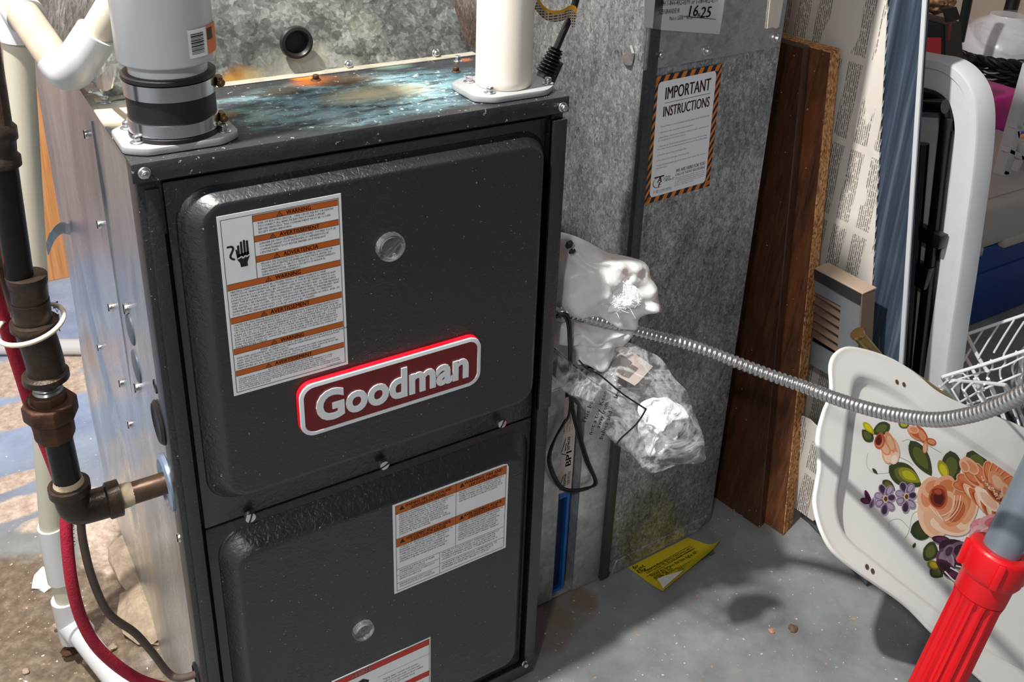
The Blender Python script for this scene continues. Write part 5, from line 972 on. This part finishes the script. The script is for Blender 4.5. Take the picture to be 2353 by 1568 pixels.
# ------------------------------------------------------------------ red broom handle
rb = P(2138, 1600, 1, -.40); ra = P(2302, 1262, 1, -.40); rg = P(2330, 1195, 1, -.40)
sd = (ra - rb).normalized(); foot_ = rb + sd * (-(rb.z - .003) / sd.z)
brm = thing('telescopic_pole', 'grey telescopic pole with ribbed red plastic grip at the lower right corner', 'pole', foot_)
RED = simple('red_plastic', '#d6101c', .38, 0, .06, 30); GRP = simple('grey_painted_pole', '#7d8793', .3, .3, .05)
n = 56; Lg = (ra - foot_).length; mb = MB(); u_ = sd.cross(Y).normalized(); w2 = sd.cross(u_); rings_ = []
Rg = .0285
for s, rr_, rib in ((0, Rg * .9, 0), (.01, Rg, 1), (Lg * .5, Rg, 1), (Lg - .075, Rg * .97, 1), (Lg - .065, Rg * 1.02, 0)):
    rings_.append([foot_ + sd * s + (u_ * math.cos(2 * PI * k / n) + w2 * math.sin(2 * PI * k / n)) * (rr_ - (.0040 if rib and k % 4 in (0, 1) else 0)) for k in range(n)])
mb.rings(rings_); mb.build('grip', RED, brm, smooth=True, angle=35)
mb = MB(); c_ = foot_ + sd * (Lg - .066); mb.lathe(c_, sd, [(Rg * .9, 0), (Rg * 1.03, .002), (Rg * 1.05, .026), (Rg * 1.12, .028), (Rg * 1.22, .034), (Rg * 1.24, .062), (Rg * 1.15, .066), (Rg * .75, .066), (Rg * .72, .05)], 40)
for a_ in (-.9, .6, 2.4): 
    rd = u_ * math.cos(a_) + w2 * math.sin(a_); mb.obox(c_ + sd * .046 + rd * Rg * 1.27, sd * .016, rd * .003, rd.cross(sd) * .004)
mb.build('locking_collar', RED, brm, bevel=.001)
MB().tube([c_ + sd * .03, c_ + sd * 1.1], .0215, 40).build('pole_tube', GRP, brm, smooth=True)
# ------------------------------------------------------------------ folding table on its end
TXp = 1.21
def qx(u, v, x=TXp): return P(u, v, 0, x)
tb = thing('folding_table', 'folded table with white plastic rim and black legs standing on its end', 'table', qx(2180, 900))
GRW = simple('pale_grey_plastic', '#c9ccd0', .5, 0, .05, 30); FTB = simple('table_underside', '#b9bcbb', .6, 0, .25, 9, .4, 18, .01)
outp = [(1990, 120), (2060, 122), (2120, 132), (2165, 140), (2200, 160), (2228, 195), (2243, 240), (2246, 300), (2238, 400), (2222, 520), (2206, 640), (2188, 760), (2172, 880)]
inp = [(1990, 190), (2060, 192), (2110, 200), (2140, 208), (2165, 226), (2182, 250), (2190, 290), (2188, 340), (2180, 420), (2165, 540), (2150, 660), (2132, 780), (2118, 880)]
e_o = qx(*outp[-1]); e_i = qx(*inp[-1])
def dwn(a, b): k = (.004 - a.z) / (b.z - a.z); return a + (b - a) * k
Oo = crom([qx(*p_) for p_ in outp], 5); Io = crom([qx(*p_) for p_ in inp], 5); Oo.append(dwn(qx(2222, 520), qx(2172, 880))); Io.append(dwn(qx(2165, 540), qx(2118, 880)))
T_ = .045; mb = MB(); rs = []
for a, b in zip(Oo, Io): m_ = a.lerp(b, .32); rs.append([a + V((T_, 0, 0)), a + V((.004, 0, 0)), a.lerp(b, .06), m_, m_ + V((.003, 0, 0)), b + V((.004, 0, 0)), b + V((.02, 0, 0)), b + V((T_, 0, 0))])
mb.rings(rs, True, True); mb.build('rim', GRW, tb, smooth=True, angle=40)
mb = MB(); mb.slab(Io + [V((Io[0].x, Io[0].y, .01))], (.006, 0, 0)); ob = mb.build('underside', FTB, tb); ob.location.x += .012
BK = simple('black_enamel', '#0d0d0e', .25, .2)
def bar_(pts, r, nm, n=14): MB().tube(pts, r, n).build(nm, BK, tb, smooth=True)
bar_(crom([qx(2000, 215, 1.215), qx(2080, 218, 1.215), qx(2140, 222, 1.215), qx(2172, 250, 1.215), qx(2176, 300, 1.215)], 6), .012, 'leg_frame')
bar_([qx(2000, 235, 1.20), qx(2172, 245, 1.20)], .0115, 'cross_bar'); 
mb = MB(); a_, b_ = qx(2166, 270, 1.20), dwn(qx(2166, 270, 1.20), qx(2100, 860, 1.20)); mb.slab([a_ + V((0, .006, 0)), a_ - V((0, .010, 0)), b_ - V((0, .010, 0)), b_ + V((0, .006, 0))], (.022, 0, 0)); mb.build('leg', BK, tb, bevel=.003)
a_ = qx(2118, 330, 1.195); b_ = dwn(a_, qx(2076, 860, 1.195)); MB().tube([a_, b_], .012, 18).build('leg', BK, tb, smooth=True)
MB().obox(qx(2132, 540, 1.20), (.01, 0, 0), (0, .03, 0), (0, 0, .012)).build('bracket', BK, tb, bevel=.002); MB().obox(qx(2118, 632, 1.20), (.01, 0, 0), (0, .016, 0), (0, 0, .02)).build('bracket', BK, tb, bevel=.002)
# ------------------------------------------------------------------ wire dish rack
dr_ = thing('dish_rack', 'white coated wire dish rack tipped behind the tray at the right', 'dish rack', P(2250, 960, 1, -.05))
WW = simple('white_coated_wire', '#e4e6ea', .35, 0, .05)
def wv(u, v, x):
    e_ = 902 + (u - 2158) * (36 / 78 if u < 2236 else .385) + (0 if u < 2236 else -30)
    if v > e_ - 14:
        p = PP(u, v, TBK, TBN); q = P(u, v, 0, x); return p if (p - C).length > (q - C).length else q
    return P(u, v, 0, x)
def wire(pts, r=.0019, nm='wire'): MB().tube(crom([wv(*p_) for p_ in pts], 4), r, 8).build(nm, WW, dr_, smooth=True)
wire([(2353 + 60, 785, 1.30), (2353, 807, 1.28), (2260, 838, 1.24), (2180, 862, 1.205), (2166, 868, 1.2), (2175, 873, 1.215), (2220, 877, 1.20), (2300, 884, 1.15), (2316, 893, 1.16), (2340, 940, 1.2), (2360, 985, 1.24)], .0030, 'rim_wire')
wire([(2400, 706, 1.42), (2353, 724, 1.40), (2290, 745, 1.37), (2226, 767, 1.34)], .0030, 'top_wire'); wire([(2219, 757, 1.335), (2224, 775, 1.33), (2250, 825, 1.28), (2268, 852, 1.23)], .0034, 'handle_post')
wire([(2212, 810, 1.33), (2235, 850, 1.28), (2260, 900, 1.22)], .0030, 'handle_post')
for u0_, v0_, du_ in ((2258, 760, 0), (2294, 748, 0), (2330, 736, 0), (2353, 740, 1)):
    wire([(u0_, v0_, 1.38), (u0_ - 22, v0_ + 34, 1.33), (u0_ - 46, v0_ + 74, 1.27)], .0018)
for i in range(6):
    u0_ = 2190 + i * 29; v0_ = 861 - i * 10; wire([(u0_, v0_ - 3, 1.225 + i * .015), (u0_ - 8 + 12, v0_ + 14, 1.24 + i * .015), (u0_ - 16 + 8, v0_ + 42, 1.24 + i * .015), (u0_ + 28, v0_ + 120 + i * 4, 1.24 + i * .01)], .0018)
for i in range(4): wire([(2178 + i * 28, 874 + i * 3, 1.2 - i * .012), (2162 + i * 28, 890 + i * 3, 1.2 - i * .012), (2164 + i * 28, 900 + i * 3, 1.2 - i * .012), (2210 + i * 28, 975 + i * 4, 1.18 - i * .01)], .0018)
wire([(2158, 889, 1.21), (2212, 858, 1.24), (2260, 930, 1.2), (2290, 985, 1.16)], .0018); wire([(2180, 880, 1.2), (2240, 860, 1.24), (2300, 845, 1.28), (2353, 820, 1.3)], .0016); wire([(2205, 925, 1.20), (2260, 895, 1.2), (2320, 870, 1.22), (2345, 860, 1.24)], .0018)
wire([(2212, 935, 1.17), (2270, 915, 1.20), (2345, 895, 1.2)], .0018)
for u0_ in (2240, 2270, 2300): wire([(u0_, 870, 1.24), (u0_ + 30, 940, 1.2), (u0_ + 44, 985, 1.20)], .0032 if u0_ < 2300 else .0018)
# grey bag in the rack
pillow('grey_bag', [wv(u, v, 1.4) for u, v in ((2353, 800), (2335, 840), (2318, 880), (2312, 920), (2330, 960), (2330, 1010), (2345, 1050), (2400, 1080), (2430, 950), (2400, 800))], (-1, -.4, .5), .03, simple('grey_polythene', '#8d9199', .25, 0, .1, 20, .6, 30, .01), None, .02, 18, seed=9)
tag(bpy.data.objects['grey_bag'], 'crumpled grey polythene bag inside the wire dish rack', 'bag')
pillow('dark_cloth', [wv(u, v, 1.42) for u, v in ((2300, 940), (2340, 935), (2380, 960), (2390, 1040), (2340, 1060), (2300, 1000))], (-1, -.4, .5), .03, simple('dark_grey_cloth', '#3f4247', .8, 0, .3, 40), None, .015, 20, seed=2)
tag(bpy.data.objects['dark_cloth'], 'dark grey cloth bundle under the dish rack', 'cloth')
# ------------------------------------------------------------------ cooler
yc_ = .30
cl = thing('cooler', 'blue picnic cooler with pale grey lid behind the folding table', 'cooler', P(2300, 860, 1, yc_))
kf = P(2244, 486, 1, yc_); kb = P(2212, 880, 1, yc_); zl_ = kf.z; LID = simple('cooler_lid_grey', '#b9b3ae', .55, 0, .05, 40, .2, 200); BLU = simple('cooler_blue', '#0b3c86', .45, 0, .1, 8)
x0_ = kf.x - .05; x1_ = x0_ + .62; hl = kf.z - P(2244, 580, 1, yc_).z
mb = MB(); mb.box((x0_, yc_, zl_ - hl), (x1_, yc_ + .38, zl_)); mb.build('lid', LID, cl, bevel=.012, seg=3)
mb = MB(); mb.box((x0_ + .04, yc_ + .03, zl_), (x1_ - .04, yc_ + .35, zl_ + .004)); mb.build('lid_inset', LID, cl, bevel=.002)
mb = MB(); mb.box((x0_ + .01, yc_ - .006, zl_ - hl - .012), (x0_ + .11, yc_ + .02, zl_ - hl + .01)); mb.box((x0_ + .19, yc_ - .006, zl_ - hl - .012), (x1_, yc_ + .02, zl_ - hl + .01)); mb.build('lid_lip', LID, cl, bevel=.004)
zbot = max(.0, zl_ - .42)
mb = MB(); mb.box((x0_ + .015, yc_ + .008, 0), (x1_ - .015, yc_ + .37, zl_ - hl - .003)); mb.build('tub', BLU, cl, bevel=.01, seg=3)
mb = MB(); mb.box((x0_ + .05, yc_ + .002, .03), (x1_ - .05, yc_ + .012, zl_ - hl - .07)); mb.build('front_recess', BLU, cl, bevel=.004)
# white lattice step stool lying on the cooler
st = thing('lattice_stool', 'white plastic stool with lattice side tipped over on the cooler', 'stool', P(2320, 430, 1, yc_ + .12))
WPL = simple('white_stool_plastic', '#c6c8cd', .4, 0, .04)
sp_ = lambda u, v, d=0: P(u, v, 1, yc_ + .10 + d)
def strip(pts, w_, th, nm):
    mb = MB(); a, b = [sp_(*p_) for p_ in pts]; d = (b - a).normalized(); n_ = d.cross(Y).normalized() * w_ / 2; mb.slab([a + n_, b + n_, b - n_, a - n_], (0, th, 0)); mb.build(nm, WPL, st, bevel=.003)
strip(((2384, 150), (2306, 425)), .028, .03, 'leg'); strip(((2430, 200), (2352, 490)), .026, .03, 'leg')
strip(((2318, 345), (2390, 385)), .014, .02, 'crossbar'); strip(((2308, 395), (2400, 445)), .014, .02, 'crossbar'); strip(((2335, 290), (2400, 310)), .014, .02, 'crossbar'); strip(((2340, 300), (2352, 370)), .012, .018, 'lattice_bar'); strip(((2330, 420), (2365, 330)), .012, .018, 'lattice_bar'); strip(((2300, 425), (2345, 460)), .02, .025, 'crossbar')
# orange wooden stick, blue bin, pink box
yb_ = .62
hxm = MB(); hxm.slab([P(u, v, 1, yc_ + .25) for u, v in ((2268, 371), (2270, 377), (2345, 335), (2400, 310), (2400, 295), (2340, 318))], (0, .012, 0)); tag(hxm.build('wooden_slat', simple('orange_wood', '#c98a56', .6, 0, .15, 30), None, bevel=.001), 'orange wooden slat sticking out between the bin and stool', 'slat')
def crate(name, px, d, mat, label, cat, y, rim=None, wd=.3):
    a, b = P(*px[0], 1, y), P(*px[1], 1, y); t = thing(name, label, cat, (a.x, y, b.z))
    MB().box((a.x, y, b.z), (a.x + wd, y + d, a.z)).build('body', mat, t, bevel=.008, seg=3)
    if rim: MB().box((a.x - .006, y - .006, a.z - .02), (a.x + wd + .006, y + d, a.z + .003)).build('rim', rim, t, bevel=.004)
    return t
crate('storage_bin', ((2262, 318), (2255, 420)), .3, simple('bin_blue_dark', '#143d78', .5), 'blue plastic storage bin under the pink box', 'bin', yb_, simple('bin_blue', '#2456b8', .4))
crate('pink_box', ((2276, 229), (2268, 312)), .2, simple('magenta_plastic', '#b3107a', .45, 0, .05), 'magenta plastic box standing on the blue bin', 'box', yb_ + .01, None, .17)
# support shelf for the items at the back
ys = .62; zs = P(2262, 420, 1, ys).z
tag(MB().box((P(2090, 400, 1, ys).x, ys, max(.0, zs - .02)), (3.0, 1.15, zs - .001)).build('low_shelf', simple('dark_shelf', '#3a3230', .7), None, bevel=.003), 'dark low shelf under the blue bin at the back right', 'shelf')
# wicker basket with bowls
wk = P(2322, 225, 1, .80); BW = simple('black_wicker', '#15120f', .35, 0, .4, 80)
bk_ = thing('wicker_basket', 'black woven basket holding white bowls at the back right', 'basket', (wk.x, .80 + .12, wk.z))
rB = (P(2400, 160, 1, .8) - P(2250, 160, 1, .8)).length / 2; top_z = P(2322, 160, 1, .8).z; cB = V((wk.x + .085, .80 + rB * .8, wk.z))
for i in range(9):
    z_ = wk.z + (top_z - wk.z) * i / 9; rr_ = rB * (.86 + .1 * i / 9); MB().tube([cB + V((math.cos(t) * rr_, math.sin(t) * rr_, z_ - wk.z + .004 * math.sin(t * 14 + (i % 2) * PI))) for t in [2 * PI * k / 60 for k in range(61)]], (top_z - wk.z) / 15, 8).build('wicker_strand', BW, bk_, smooth=True)
for j in range(3): MB().tube([cB + V((math.cos(t) * (rB + .008 * math.sin(t * 12 + j * 2.1)), math.sin(t) * (rB + .008 * math.sin(t * 12 + j * 2.1)), top_z - wk.z + .012 + .01 * math.cos(t * 12 + j * 2.1))) for t in [2 * PI * k / 120 for k in range(121)]], .009, 8).build('rim_strand', BW, bk_, smooth=True)
mb = MB(); mb.lathe(cB, Z, [(rB * .8, 0), (rB * .8, .01)], 32); mb.build('basket_bottom', BW, bk_)
dc = cB + V((.03, 0, top_z - wk.z)); rD = rB * .78
mb = MB(); mb.lathe(dc + Z * .012, Z, [(rD, 0), (rD * .97, rD * .2), (rD * .85, rD * .45), (rD * .62, rD * .66), (rD * .42, rD * .76), (rD * .40, rD * .82), (.001, rD * .8)], 40)
tag(mb.build('white_bowl', simple('white_bowl_glaze', '#dcdce0', .25), None, smooth=True, angle=50), 'upturned white bowl resting in the black wicker basket', 'bowl')
CG = mat_clear('clear_bowl_plastic', '#dfe2e4', .06, .12, 5, .05)
c2 = P(2310, 82, 1, .86); mb = MB(); mb.lathe(c2, (.2, -.2, 1), [(.05, -.05), (.09, -.03), (.115, 0), (.118, .004)], 36); tag(mb.build('clear_bowl', CG, None, smooth=True), 'clear plastic bowl lid left of the white bowl', 'bowl')
c3 = P(2345, 62, 1, .9); mb = MB(); mb.lathe(c3, (.1, -.1, 1), [(.1, -.01), (.1, .0), (.08, .03), (.03, .045), (.001, .048)], 36); tag(mb.build('clear_dome', CG, None, smooth=True), 'clear plastic dome on top of the white bowl', 'bowl')
# black and red box, bag, poles
bx = thing('black_carton', 'black cardboard box with open flap and red print above the table rim', 'box', P(2160, 150, 1, .5))
BKC = simple('black_card', '#0d0f18', .7, 0, .1, 20); kp = lambda u, v, y: P(u, v, 1, y)
mb = MB(); mb.slab([kp(2060, 58, .5), kp(2172, 58, .5), kp(2172, 160, .5), kp(2060, 160, .5)], (.0, .12, 0)); mb.build('carton_front', BKC, bx, bevel=.002)
mb = MB(); mb.slab([kp(2172, 56, .499), kp(2208, 50, .56), kp(2214, 160, .56), kp(2172, 162, .499)], (0, .1, 0)); mb.build('carton_side', simple('black_card_side', '#08080a', .7), bx)
mb = MB(); mb.slab([kp(2168, 22, .5), kp(2198, 16, .5), kp(2208, 44, .5), kp(2176, 52, .5)], (0, .004, 0)); mb.build('flap', BKC, bx); mb = MB(); mb.slab([kp(2121, 86, .497), kp(2162, 86, .497), kp(2161, 128, .497), kp(2119, 128, .497)], (0, -.001, 0)); mb.build('red_print', simple('scarlet_print', '#e02838', .5), bx, label='red printed panel')
mb = MB(); mb.slab([kp(2180, 55, .492), kp(2186, 54, .492), kp(2182, 92, .492), kp(2176, 94, .492)], (0, -.001, 0)); mb.build('red_stripe', simple('dull_red_print', '#7a1c20', .5), bx)
pillow('patterned_bag', [kp(u, v, .55) for u, v in ((2110, -20), (2170, -20), (2182, 0), (2172, 22), (2150, 34), (2125, 24), (2110, 10))], (-.2, -1, .2), .03, simple('red_cream_pattern', '#c9956a', .5, 0, .7, 60), None, .015, 20, seed=4)
tag(bpy.data.objects['patterned_bag'], 'crumpled red and cream patterned bag above the black carton', 'bag')
tag(MB().tube([kp(2205, 95, .8), kp(2236, -60, .8)], .013, 16).build('dark_pole', simple('dark_green_pole', '#18211f', .3, .3), None, smooth=True), 'dark green slanted pole beside the black carton', 'pole')
tag(MB().tube([kp(2308, 75, 1.05), kp(2345, -60, 1.05)], .022, 16).build('dark_pole', simple('black_pole', '#101010', .4), None, smooth=True), 'black slanted pole behind the clear bowl', 'pole')
tag(MB().box((P(2090, 160, 1, .6).x, .62, 0), (2.3, .64, P(2250, 155, 1, .62).z)).build('back_board', simple('beige_board', '#a89c90', .7, 0, .1, 6), None, bevel=.002), 'beige board standing under the black carton and basket', 'board') if 0 else None
